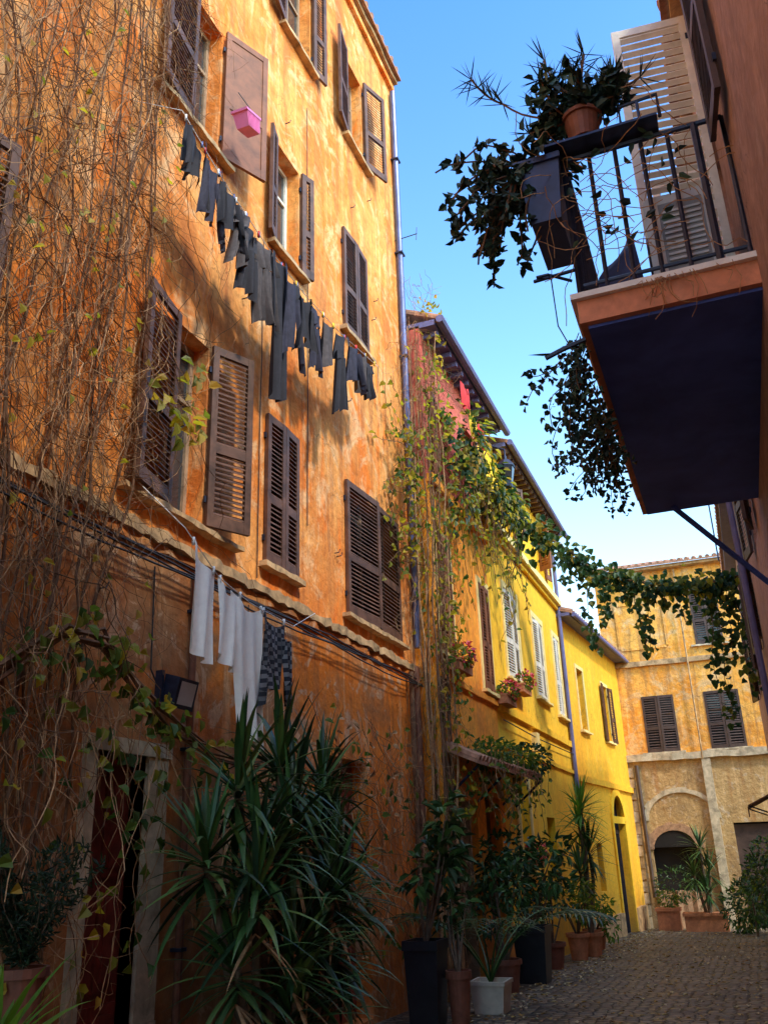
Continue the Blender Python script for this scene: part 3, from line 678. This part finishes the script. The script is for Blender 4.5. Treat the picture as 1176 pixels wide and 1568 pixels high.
for c in ((-.2,25,.3),(.2,24.2,.8),(.1,26,.2),(-.5,26.4,0),(.35,25,1.2)):
    blob(mb,c,(.5,.7,.6),330,.15,.06,'lv_dark'); mb.tube([(c[0],c[1],-.6),c],[.04,.02],'trunk',5)
    blob(mb,c,(.5,.7,.6),90,.14,.06,'lv_ivy')
mb.build('street_bush')
mb=MB(); c=V((-3.6,4.05,1.15)); mb.lathe((c.x,c.y,.0),[(.16,0),(.16,.08),(.12,.12),(.12,.74),(.16,.78),(.16,.82)],'sill',square=True)
pot(mb,(c.x,c.y,.82),.13,.3,'clayd')
for st in range(20):
    a=U_(0,6.28); p=wander(c+V((0,0,-.05)),(math.cos(a)*.35,math.sin(a)*.35,1),int(U_(5,10)),.08,.22,V((0,0,.05)))
    mb.tube(p,.004,'trunk',3,False)
    for s in p[1:]:
        for k in range(14): mb.leaf(s+rdir()*.03,rdir(.3),rdir(),U_(.04,.07),.012,'lv_conifer')
mb.build('potted_rosemary_bush')
mb=MB(); yucca_head(mb,(-3.0,3.25,.85),.5,40,.05,'lv_fresh',-10,80,1.2); mb.tube([(-3.0,3.25,.3),(-3.0,3.25,.85)],.04,'trunk',6); pot(mb,(-3.0,3.25,0),.2,.4,'clayd'); mb.build('dracaena_plant')

# ------------------------------------------------------------ vines
def strands(mb,n,yr,zr,nr,steps,st,jit,pull,X0=-3.97,mats=('twig','twigd'),r=(.002,.0045),pt=.6):
    for i in range(n):
        y=yr() ; z=zr()
        p=wander((X0+U_(*nr),y,z),(U_(-.2,.2),U_(-.6,.6),-1),int(steps*U_(.6,1.3)),st,jit,pull,(X0,X0+nr[1]+.2))
        rr=U_(*r); k=len(p); mb.tube(p,[rr*(1-.6*j/k) for j in range(k)],mats[0] if R()<pt else mats[1],3,False)
mb=MB()
PU=V((0,0,-.12))
tri=lambda a,b:(lambda: a+(b-a)*R()**1.35)
strands(mb,380,tri(3.0,5.2),lambda:U_(5,11.5),(.02,.2),24,.12,.5,PU)
strands(mb,280,tri(2.9,4.75),lambda:U_(1.5,6.5),(.02,.2),20,.12,.5,PU)
strands(mb,170,tri(2.9,4.3),lambda:U_(2.5,10.5),(.02,.25),20,.12,.6,PU,r=(.003,.006),pt=.35)
strands(mb,130,lambda:U_(3.4,4.7),lambda:U_(1.5,10),(.02,.2),14,.11,.75,V((0,.10,-.02)))
for i in range(16):
    y=U_(2.9,4.4) if i%3 else U_(4.0,4.4); p=[V((-3.93+U_(0,.1),y,U_(.0,.6)))]; dy=0
    for k in range(40): dy=dy*.7+U_(-.05,.053); p.append(p[-1]+V((U_(-.02,.02),dy,.27)))
    mb.tube(p,[.013-.0002*k for k in range(41)],'twig' if R()<.4 else 'twigd',5,False)
for i in range(130):
    z=U_(4,10.5); y=4.2+.13*(z-4)+U_(-.3,.2)
    p=wander((-3.85,y,z),(.2,1,U_(-.5,.3)),10,.09,.45,V((0,0,-.05)),(-3.97,-3.5)); mb.tube(p,[.004-.0003*j for j in range(11)],'twigd' if R()<.5 else 'twig',3,False)
for i in range(150):
    z=U_(.8,7) if R()<.85 else U_(7,10); y=U_(3.2,4.9)
    mb.leaf((-3.85+U_(0,.35),y,z),rdir(-.5),(1,0,.5),U_(.05,.09),U_(.045,.075),'lv_yel')
for c in ((-3.65,5.3,5.3),(-3.65,5.35,4.9),(-3.7,4.9,5.0),(-3.6,5.2,4.7)):
    for k in range(9): mb.leaf(V(c)+V((U_(0,.1),U_(-.2,.2),U_(-.15,.15))),rdir(-.5),(1,0,.4),.12,.1,'lv_yel')
mb.build('dry_climbing_vine')
mb=MB()
path=[V((-3.88,3.3,2.0)),V((-3.85,3.8,2.55)),V((-3.8,4.3,2.95)),V((-3.8,4.75,3.0)),V((-3.75,5.1,2.7)),V((-3.75,5.45,2.5)),V((-3.75,6.0,2.38)),V((-3.72,6.6,2.35)),V((-3.7,7.2,2.45))]
for o in range(5):
    mb.tube([q+V((U_(-.04,.04),U_(-.07,.07),U_(-.07,.07))) for q in path],[.018,.017,.016,.015,.013,.011,.009,.007,.005],'twigd',5)
for k in range(8):
    for i in range(22):
        q=path[k].lerp(path[k+1],R()); q=q+V((U_(0,.15),U_(-.15,.15),U_(-.25,.18)))
        if 5.45<q.y<6.1 and q.z>2.6: continue
        mb.leaf(q,rdir(-.6),(1,0,.5),U_(.07,.12),U_(.06,.10),'lv_ivy' if R()<.7 else 'lv_yel')
for i in range(22):
    q=path[2].lerp(path[5],R()); p=wander(q,(0.1,U_(-.3,.3),-1),int(U_(8,20)),.1,.35,V((0,0,-.15)),(-3.9,-3.4)); mb.tube(p,.0035,'twig',3,False)
    for s in p[::4]: mb.leaf(s,rdir(-.5),(1,0,.5),.1,.08,'lv_ivy')
mb.build('ivy_over_door')
mb=MB()
strands(mb,380,lambda:random.gauss(11.75,.26),lambda:U_(1,9.6),(.05,.35),16,.13,.45,PU,X0=-3.95)
strands(mb,80,lambda:random.gauss(11.9,.35),lambda:U_(8.5,10.6),(.05,.4),12,.1,.6,V((0,.05,.05)),X0=-3.9)
strands(mb,170,lambda:U_(7.8,11.4),lambda:U_(1.4,3.1),(.02,.2),12,.12,.55,PU,X0=-3.97)
for i in range(18):
    p=[V((-3.8+U_(0,.25),11.7+U_(-.25,.35),-.1))]; dy=0
    for k in range(28): dy=dy*.6+U_(-.05,.05); p.append(p[-1]+V((U_(-.03,.03),dy,.34)))
    mb.tube(p,[.02-.0005*k for k in range(29)],'twigd' if R()<.6 else 'twig',5,False)
for i in range(760):
    z=2+7.0*R()**.9; w=.25+.4*math.sin(max(0,(z-4)/5)*math.pi)**2 if z>4 else .25
    y=random.gauss(11.8,w*.8); mb.leaf((-3.85+U_(0,.55),y,z),rdir(-.5),(1,0,.4),U_(.07,.12),U_(.06,.10),('lv_yel' if R()<.62 else 'lv_ivy'))
for i in range(180):
    mb.leaf((-3.9+U_(0,.2),U_(8,11.5),U_(.6,3.1)),rdir(-.6),(1,0,.4),U_(.07,.12),U_(.05,.09),('lv_ivy' if R()<.6 else 'twig'))
for i in range(60):
    mb.leaf((-3.7+U_(0,.3),12+U_(-.3,.3),U_(9.3,10.2)),rdir(),(1,0,.4),.1,.07,'lv_yel')
for i in range(46):
    p=wander((-3.8,11.4,U_(5.5,7.6)),(.1,-1,U_(-.3,.5)),int(U_(6,16)),.1,.4,V((0,-.03,-.05)),(-3.97,-3.5)); mb.tube(p,.005,'twigd',3,False)
    for s in p[::2]: mb.leaf(s,rdir(-.5),(1,0,.4),.1,.09,'lv_yel' if R()<.6 else 'lv_ivy')
mb.build('pillar_climbing_vine')
mb=MB()
for (c,rad,n) in (((-3.3,13.0,8.0),(.35,.8,.55),230),((-3.2,13.9,7.5),(.3,.8,.5),230),((-3.4,12.6,6.9),(.25,.5,.7),120),((-3.2,15,7.5),(.3,.9,.4),260)):
    for i in range(n):
        d=rdir(); p=V(c)+V((d.x*rad[0],d.y*rad[1],d.z*rad[2]))*U_(.3,1.1)*(.8+.4*math.sin(i*1.7)) if False else V(c)+V((d.x*rad[0],d.y*rad[1],d.z*rad[2]))*U_(.3,1.15)
        mb.leaf(p,(d+V((0,0,-.8))),(1,-.3,.5),U_(.09,.16),U_(.08,.13),'lv_garland' if R()<.6 else 'lv_yel')
for i in range(60):
    p=wander((-3.5+U_(0,.4),U_(12,15.6),U_(6.6,7.8)),(0,0,-1),int(U_(5,18)),.11,.3,V((0,0,-.2)),(-3.68,-3.0)); mb.tube(p,.005,'twigd',3,False)
    for s in p[::3]: mb.leaf(s,rdir(-.5),(1,0,.5),.11,.09,'lv_yel' if R()<.6 else 'lv_ivy')
for i in range(46):
    p=wander((-3.4+U_(0,.3),U_(11.9,16),2.9),(0,0,-1),int(U_(4,12)),.1,.35,V((0,0,-.15)),(-3.6,-3.0)); mb.tube(p,.005,'twig',3,False)
    for s in p[::2]: mb.leaf(s,rdir(-.5),(1,0,.5),.1,.08,'lv_ivy')
blob(mb,(-3.3,14,3.0),(.25,2.0,.15),380,.1,.06,'lv_ivy'); blob(mb,(-3.25,15.3,3.05),(.3,.8,.25),220,.1,.06,'lv_dark')
mb.build('ivy_on_townhouse')
mb=MB(); cp=[V((-3.65,13.6,8.15)),V((-3.25,15.5,7.75)),V((-2.6,17.4,7.35)),V((-1.6,18.1,6.78)),V((-.5,18.2,6.55)),V((.66,18.3,6.6))]
line=[]
for a,b in zip(cp,cp[1:]):
    for k in range(10): line.append(a.lerp(b,k/10)+V((0,0,-.1*math.sin(math.pi*k/10)))+rdir()*.03)
line.append(cp[-1])
mb.tube(line,.02,'twigd',5); mb.tube([q+rdir()*.05 for q in line],.012,'twig',4)
for k,q in enumerate(line):
    for i in range(int(10+14*(math.sin(k*.9)+1)*.7)): 
        mb.leaf(q+V((random.gauss(0,.12),random.gauss(0,.12),random.gauss(-.06,.14))),rdir(-.6),(0,-1,.5),U_(.10,.19),U_(.09,.16),'lv_garland' if R()<.85 else 'lv_yel')
hang=[(18,.9),(22,.6),(24,1.7),(26,.9),(27,1.2),(30,.6),(32,1.5),(34,1.3),(37,.5),(39,.8),(44,.5),(45,2.0),(46,1.6),(46,2.9),(47,2.2),(48,1.0),(12,.8),(15,.6)]
for k,l in hang:
    p=wander(line[k],(U_(-.3,.3),0,-1),int(l/.1),.1,.22,V((0,0,-.25))); mb.tube(p,.008,'twigd',3,False)
    for s in p:
        for i in range(3): mb.leaf(s+rdir()*.1,rdir(-.5),(0,-1,.5),U_(.11,.17),U_(.1,.15),'lv_garland')
mb.build('hanging_vine_garland')
# ------------------------------------------------------------ balcony plants
mb=MB()
mb.hexa([(-.78,5.35,5.88),(-.56,5.35,5.88),(-.56,5.95,5.88),(-.78,5.95,5.88),(-.84,5.3,6.4),(-.52,5.3,6.4),(-.52,6.0,6.4),(-.84,6.0,6.4)],'bluebox')
mb.box(WF,-.86,-.51,5.28,6.02,6.37,6.42,'bluebox')
blob(mb,(-.68,5.6,6.5),(.24,.35,.2),150,.11,.065,'lv_blue')
for i in range(46):
    b=V((-.7+U_(-.1,.1),5.5+U_(-.2,.2),6.42)); d=V((-1,U_(-.4,.3),U_(-.6,1.1)))
    p=wander(b,d,int(U_(4,9)),.11,.32,V((-.01,0,-.24))); mb.tube(p,[.008]*len(p),'twigd',4,False)
    for s in p[1:]:
        if R()<.3: continue
        a0=rdir()
        for k in range(6):  # rosettes of broad leaves
            mb.leaf(s+rdir()*.02,(rdir()*.9+a0*.3),a0,U_(.06,.1),U_(.045,.065),'lv_blue')
mb.build('balcony_planter_box')
mb=MB(); pot(mb,(-.32,5.33,6.47),.14,.22,'clayd')
for i in range(20):
    b=V((-.32+U_(-.08,.08),5.33,6.65)); d=V((U_(-1.3,.9),U_(-.4,.4),U_(.2,1))); p=wander(b,d,int(U_(3,6)),.09,.3); mb.tube(p,.009,'twigd',4,False)
    for k in range(14): mb.strap(p[-1],rdir(.3),.17,.014,'lv_blue',.8,3)
    for q in p[1:]:
        for k in range(7): mb.leaf(q+rdir()*.05,rdir(),rdir(),.11,.065,'lv_blue')
for (dx,dz,n) in ((-1,.5,11),(-.15,1,7),(.1,1,7),(.9,.35,5)):
    p=wander((-.34,5.33,6.7),(dx,0,dz),n,.1,.14,V((0,0,.03))); mb.tube(p,.010,'twigd',4,False)
    for s in p[-5:]:
        for k in range(9): mb.strap(s,(rdir(.2)+V((dx*.4,0,.4))),.2,.013,'lv_blue',.3,3)
mb.build('spiky_potted_plant')
mb=MB()
for i in range(50):
    p=wander((-.5+U_(0,.1) if i%2 else U_(-.5,.5),5.38,U_(5.3,6.4)),(U_(-1,1),-.2,U_(-.5,.5)),8,.08,.5,V((0,0,-.18))); mb.tube(p,.0035,'twig',3,False)
for i in range(22):
    p=wander((U_(-.1,.5) if i%2 else U_(-.1,.1),5.3,5.15),(U_(-.5,.5),-.2,-1),int(U_(3,6)),.07,.6,V((-.05,0,-.05))); mb.tube(p,.0028,'twig',3,False)
for i in range(26): mb.leaf((U_(-.5,.3),5.36,U_(5.5,6.5)),rdir(-.3),rdir(),.1,.06,'lv_blue')
mb.build('dry_balcony_creeper')
mb=MB()
for i in range(40):
    b=V((-.56,U_(5.5,7.6),5.0)); p=wander(b,(-.5,0,-.8),int(U_(4,11)),.09,.42,V((.02,0,-.2))); mb.tube(p,.004,'twigd',3,False)
    for s in p[1:]:
        for k in range(4): mb.leaf(s+rdir()*.05,rdir(-.4),rdir(),.055,.045,'lv_blue')
mb.build('trailing_balcony_ivy')
mb=MB(); mb.tube([(-.55,5.4,5.35),(-.7,5.3,5.38),(-.78,5.3,5.38)],.012,'iron',5)
mb.tube([(-.68,5.3,5.38),(-.67,5.3,4.95),(-.6,5.3,4.75)],.006,'iron',4)
mb.tube([(-.78,5.3,4.72),(-.66,5.3,4.76),(-.5,5.3,4.8)],.018,'iron',6); mb.strap((-.7,5.3,4.74),(-1,0,.2),.2,.04,'lv_blue',.2,4)
mb.build('hanging_hook')

# ------------------------------------------------------------ laundry
def cloth(mb,a,b,L,mat,amp=.03,kind='sheet',hem=.04,freq=2.5):
    a=V(a);b=V(b); n=V((1,0,0)); ph=U_(0,6); w=(b-a).length; tw=U_(-.06,.06)
    def sheet(s0,s1,L,L0,pin0,pin1,nu=14,nv=14,ph=0.,off=0.,drift=0.):
        i0=len(mb.v)
        for j in range(nv+1):
            t=j/nv; wd=pin0+(pin1-pin0)*t
            for i in range(nu+1):
                s=i/nu; ss=(s0+s1)/2+(s1-s0)*(s-.5)*wd
                sc=max(0,min(1,ss)); p=a.lerp(b,ss)
                z=-(L0+(L-L0)*t)-hem*math.sin(s*2.6+ph)*t**2-.06*w/.3*math.sin(math.pi*sc)*(1-t)**2*(L0==0)
                f=amp*math.sin(freq*2*math.pi*s+ph+t*.9)*(.35+t*.8)+amp*.35*math.sin(9*s+3*t+ph)+off
                mb.v.append(tuple(p+n*f+V((0,.015*math.sin(2.5*t+ph)+(tw+drift)*t*t,z))))
        for j in range(nv):
            for i in range(nu):
                q=i0+j*(nu+1)+i; mb.f.append((q,q+1,q+nu+2,q+nu+1)); mb.m.append(mat)
    if kind=='pants':
        sheet(0,1,L*.36,0,1,1.0,ph=ph); sheet(.0,.52,L,L*.30,1.,.66,ph=ph,drift=-.03); sheet(.48,1,L*.94,L*.30,1.,.66,ph=ph+1,drift=.03)
    elif kind=='shirt':
        sheet(.0,1.,L,0,1.0,.9,ph=ph); sheet(.0,.25,L*1.35,L*.3,.9,.5,8,10,ph=ph+2,off=.04,drift=-.06); sheet(.76,1.0,L*1.25,L*.3,.9,.5,8,10,ph=ph+4,off=.05,drift=.06)
    else: sheet(0,1,L,0,1,.85,ph=ph)
P=[V((-3.62,4.85,7.62)),V((-3.62,5.6,7.42)),V((-3.62,6.4,7.3)),V((-3.62,7.3,7.28)),V((-3.62,8.2,7.35)),V((-3.62,9.4,7.55))]
P=[V((-3.55,q.y,q.z)) for q in P]
mb=MB(); mb.tube([V((-3.95,4.7,7.75))]+P+[V((-3.95,10.4,7.75))],.005,'white',4)
def at(y):
    for i in range(len(P)-1):
        if P[i].y<=y<=P[i+1].y: return P[i].lerp(P[i+1],(y-P[i].y)/(P[i+1].y-P[i].y))
items=[(4.88,5.26,.52,'clblack','shirt'),(5.14,5.5,.6,'clnavy','shirt'),(5.42,5.8,.5,'clblack','shirt'),(5.7,6.0,.78,'clbrown','pants'),(5.92,6.25,.9,'clblack','pants'),(6.18,6.5,1.0,'clbrown','pants'),
 (6.44,6.74,1.65,'clblack','sheet'),(6.66,7.08,.8,'clnavy','shirt'),(7.0,7.42,.62,'clblack','shirt'),(7.36,7.74,.85,'clnavy','pants'),(7.66,8.0,.6,'clbrown','sheet'),(7.96,8.32,1.15,'clblack','pants'),(8.28,8.68,.5,'clnavy','shirt'),(8.64,8.97,.5,'clbrown','sheet'),(8.93,9.3,.6,'clblack','pants')]
for y0,y1,L,m,kd in items:
    cloth(mb,at(y0)+V((U_(-.05,.05),0,0)),at(y1)+V((U_(-.05,.05),0,0)),L*U_(.92,1.05),m,kind=kd,amp=.035,hem=.07,freq=U_(1.4,2.6))
    for y in (y0+.03,y1-.03): q=at(y); mb.box(WF,q.x-.01,q.x+.01,q.y-.006,q.y+.006,q.z-.04,q.z+.025,random.choice(['clred','clyel','pipeg','white']))
mb.build('dark_laundry_line',smooth=True)
mb=MB(); P=[V((-3.6,5.3,3.95)),V((-3.6,5.8,3.70)),V((-3.6,6.3,3.61)),V((-3.6,7.1,3.58))]
mb.tube([V((-3.9,5.1,4.3))]+P+[V((-3.9,8.2,4.0))],.005,'white',4)
cloth(mb,at(5.40),at(5.74),.78,'clwhite',amp=.03,freq=1.8); cloth(mb,at(5.80),at(6.16),.62,'clwhite',amp=.03,freq=2); cloth(mb,at(6.04),at(6.52),1.14,'clwhite',amp=.035,hem=.05,freq=2.2)
cloth(mb,at(6.5),at(6.95),.62,'plaid',amp=.035,kind='shirt')
for y in (5.42,5.72,5.82,6.14,6.49,6.54,6.92): q=at(y); mb.box(WF,q.x-.01,q.x+.01,q.y-.006,q.y+.006,q.z-.04,q.z+.025,'white')
mb.build('white_laundry_line',smooth=True)
mb=MB(); B=Matrix.Rotation(.35,3,'X'); c=V((-3.62,6.05,8.6))
pr=[(.10,-.08),(.12,.07),(.135,.07),(.135,.095),(.115,.095),(.085,-.06)]
i0=len(mb.v)
for r,z in pr:
    for sx,sy in ((-1,-1),(1,-1),(1,1),(-1,1)): mb.v.append(tuple(c+B@V((sx*r*.7,sy*r*1.15,z))))
for k in range(5):
    for q in range(4): mb.f.append((i0+4*k+q,i0+4*k+(q+1)%4,i0+4*k+4+(q+1)%4,i0+4*k+4+q)); mb.m.append('pink')
mb.f.append((i0,i0+1,i0+2,i0+3)); mb.m.append('pink')
for k in range(-4,5):
    mb.hexa([c+B@V((x,y,z)) for x,y,z in ((.07,k*.026-.004,-.075),(.078,k*.026-.004,-.075),(.078,k*.026+.004,-.075),(.07,k*.026+.004,-.075),(.084,k*.03-.004,.07),(.092,k*.03-.004,.07),(.092,k*.03+.004,.07),(.084,k*.03+.004,.07))],'pink')
mb.tube([c+V((0,0,.08)),(-3.62,6.1,8.85),(-3.8,6.15,9.2)],.005,'wire',4); mb.build('pink_plastic_basket')
mb=MB(); mb.box(ML,5.66,5.70,0,.12,2.78,2.81,'iron'); mb.box(ML,5.52,5.55,.06,.12,2.68,2.94,'iron')
mb.hexa([ML.P(5.56,.1,2.70),ML.P(5.82,.1,2.70),ML.P(5.82,.20,2.66),ML.P(5.56,.20,2.66),ML.P(5.56,.12,2.92),ML.P(5.82,.12,2.92),ML.P(5.82,.25,2.88),ML.P(5.56,.25,2.88)],'iron')
mb.face([ML.P(5.59,.21,2.69),ML.P(5.79,.21,2.69),ML.P(5.79,.25,2.855),ML.P(5.59,.25,2.855)],'ac')
mb.tube([ML.P(5.60,.05,2.8),ML.P(5.5,.03,2.95),ML.P(5.48,.02,3.75)],.008,'wire',4); mb.build('wall_floodlight')
mb=MB(); c=V((-3.0,14.2,7.85)); mb.tube([(-3.68,14.2,8.3),(-3.3,14.2,8.45),(-3.0,14.2,8.3),(-3.0,14.2,8.15)],.018,'iron',6)
mb.lathe(c,[(.09,-.28),(.15,.1),(.17,.1),(.17,.13),(.1,.22),(.03,.26),(.03,.32)],'iron',6); mb.lathe(c+V((0,0,-.24)),[(.095,0),(.153,.32)],'glass',6)
mb.tube([(-3.68,14.2,7.9),(-3.45,14.2,8.1),(-3.3,14.2,8.4)],.012,'iron',5); mb.build('wall_lantern')
mb=MB()
cloth(mb,(-3.25,12.5,8.9),(-3.25,12.85,8.9),.5,'clred'); cloth(mb,(-3.25,12.9,8.6),(-3.25,13.2,8.55),.5,'clyel'); cloth(mb,(-3.2,13.25,8.5),(-3.2,13.5,8.45),.45,'clred')
mb.tube([(-3.6,12.2,9.1),(-3.25,12.5,8.92),(-3.2,13.5,8.47),(-3.6,14,8.5)],.006,'wire',4); mb.build('red_yellow_laundry',smooth=True)
def fbox(y0,y1,z,X=-3.7):
    mb=MB(); fr=Fr((X,0,0),(0,1,0),(1,0,0)); mb.box(fr,y0,y1,.05,.22,z,z+.15,'clay'); mb.box(fr,y0-.01,y1+.01,.04,.235,z+.13,z+.16,'clay')
    for y in (y0+.1,y1-.1): mb.box(fr,y,y+.02,0,.05,z+.03,z+.06,'iron')
    n=int((y1-y0)*120)
    blob(mb,((X+.15),(y0+y1)/2,z+.24),(.16,(y1-y0)/2,.14),n*2,.09,.05,'lv_ivy'); blob(mb,((X+.2),(y0+y1)/2,z+.28),(.17,(y1-y0)/2,.17),n,.06,.06,'flower'); mb.build('flower_box')
fbox(14.9,15.6,3.95); fbox(16.3,17.0,4.35); fbox(12.1,12.8,4.05); fbox(16.0,16.8,1.3)
mb=MB()
for i in range(1300):
    y=9+20*R(); x=U_(-3.2,.6); 
    if R()<.3: x=U_(-3.3,-2.6)
    a=U_(0,6.28); mb.leaf((x,y,gz(y)+.012),(math.cos(a),math.sin(a),U_(0,.25)),(0,0,1),U_(.04,.09),U_(.03,.06),'lv_fallen',.2)
mb.build('fallen_leaves')
# ------------------------------------------------------------ camera, light, world
cam=bpy.data.cameras.new('camera'); co=bpy.data.objects.new('camera',cam); scene.collection.objects.link(co)
cam.sensor_fit='VERTICAL'; cam.sensor_height=36; cam.lens=36*1349/1568; cam.clip_end=1000; cam.clip_start=.05
m=Matrix(((.9311,.1594,.3280,0),(.3634,-.3272,-.8723,0),(-.0317,.9314,-.3626,1.6),(0,0,0,1)))
co.rotation_mode='QUATERNION'; co.rotation_quaternion=m.to_3x3().to_quaternion(); co.location=(0,0,1.6); scene.camera=co
S=V((.74,-.34,.86)).normalized()
sl=bpy.data.lights.new('sun','SUN'); sl.energy=3.2; sl.angle=math.radians(5.0); sl.color=(1,.91,.76)
so=bpy.data.objects.new('sun',sl); scene.collection.objects.link(so); so.rotation_mode='QUATERNION'; so.rotation_quaternion=S.to_track_quat('Z','Y')
w=bpy.data.worlds.new('World'); scene.world=w; w.use_nodes=True; nt=w.node_tree; nt.nodes.clear()
sk=nt.nodes.new('ShaderNodeTexSky'); sk.sky_type='NISHITA'; sk.sun_disc=False; sk.sun_elevation=math.asin(S.z); sk.sun_rotation=math.atan2(S.x,S.y)
sk.dust_density=1.5
bg=nt.nodes.new('ShaderNodeBackground'); bg.inputs[1].default_value=.15; ou=nt.nodes.new('ShaderNodeOutputWorld')
tc=nt.nodes.new('ShaderNodeTexCoord'); sx=nt.nodes.new('ShaderNodeSeparateXYZ'); nt.links.new(tc.outputs['Generated'],sx.inputs[0])
tint=ramp(nt,sx.outputs[2],[(.22,(.82,.90,.80)),(.5,(.48,.70,.78)),(.79,(.25,.49,.76)),(.95,(.95,.88,.74))])  # last stop: warm bright zenith added above the view as extra fill light
t5=mix(nt,1,tint,(5,5,5),'MULTIPLY')
nt.links.new(mix(nt,1,sk.outputs[0],t5,'MULTIPLY'),bg.inputs[0]); nt.links.new(bg.outputs[0],ou.inputs[0])
scene.view_settings.view_transform='Standard'; scene.view_settings.look='None'; scene.view_settings.exposure=0
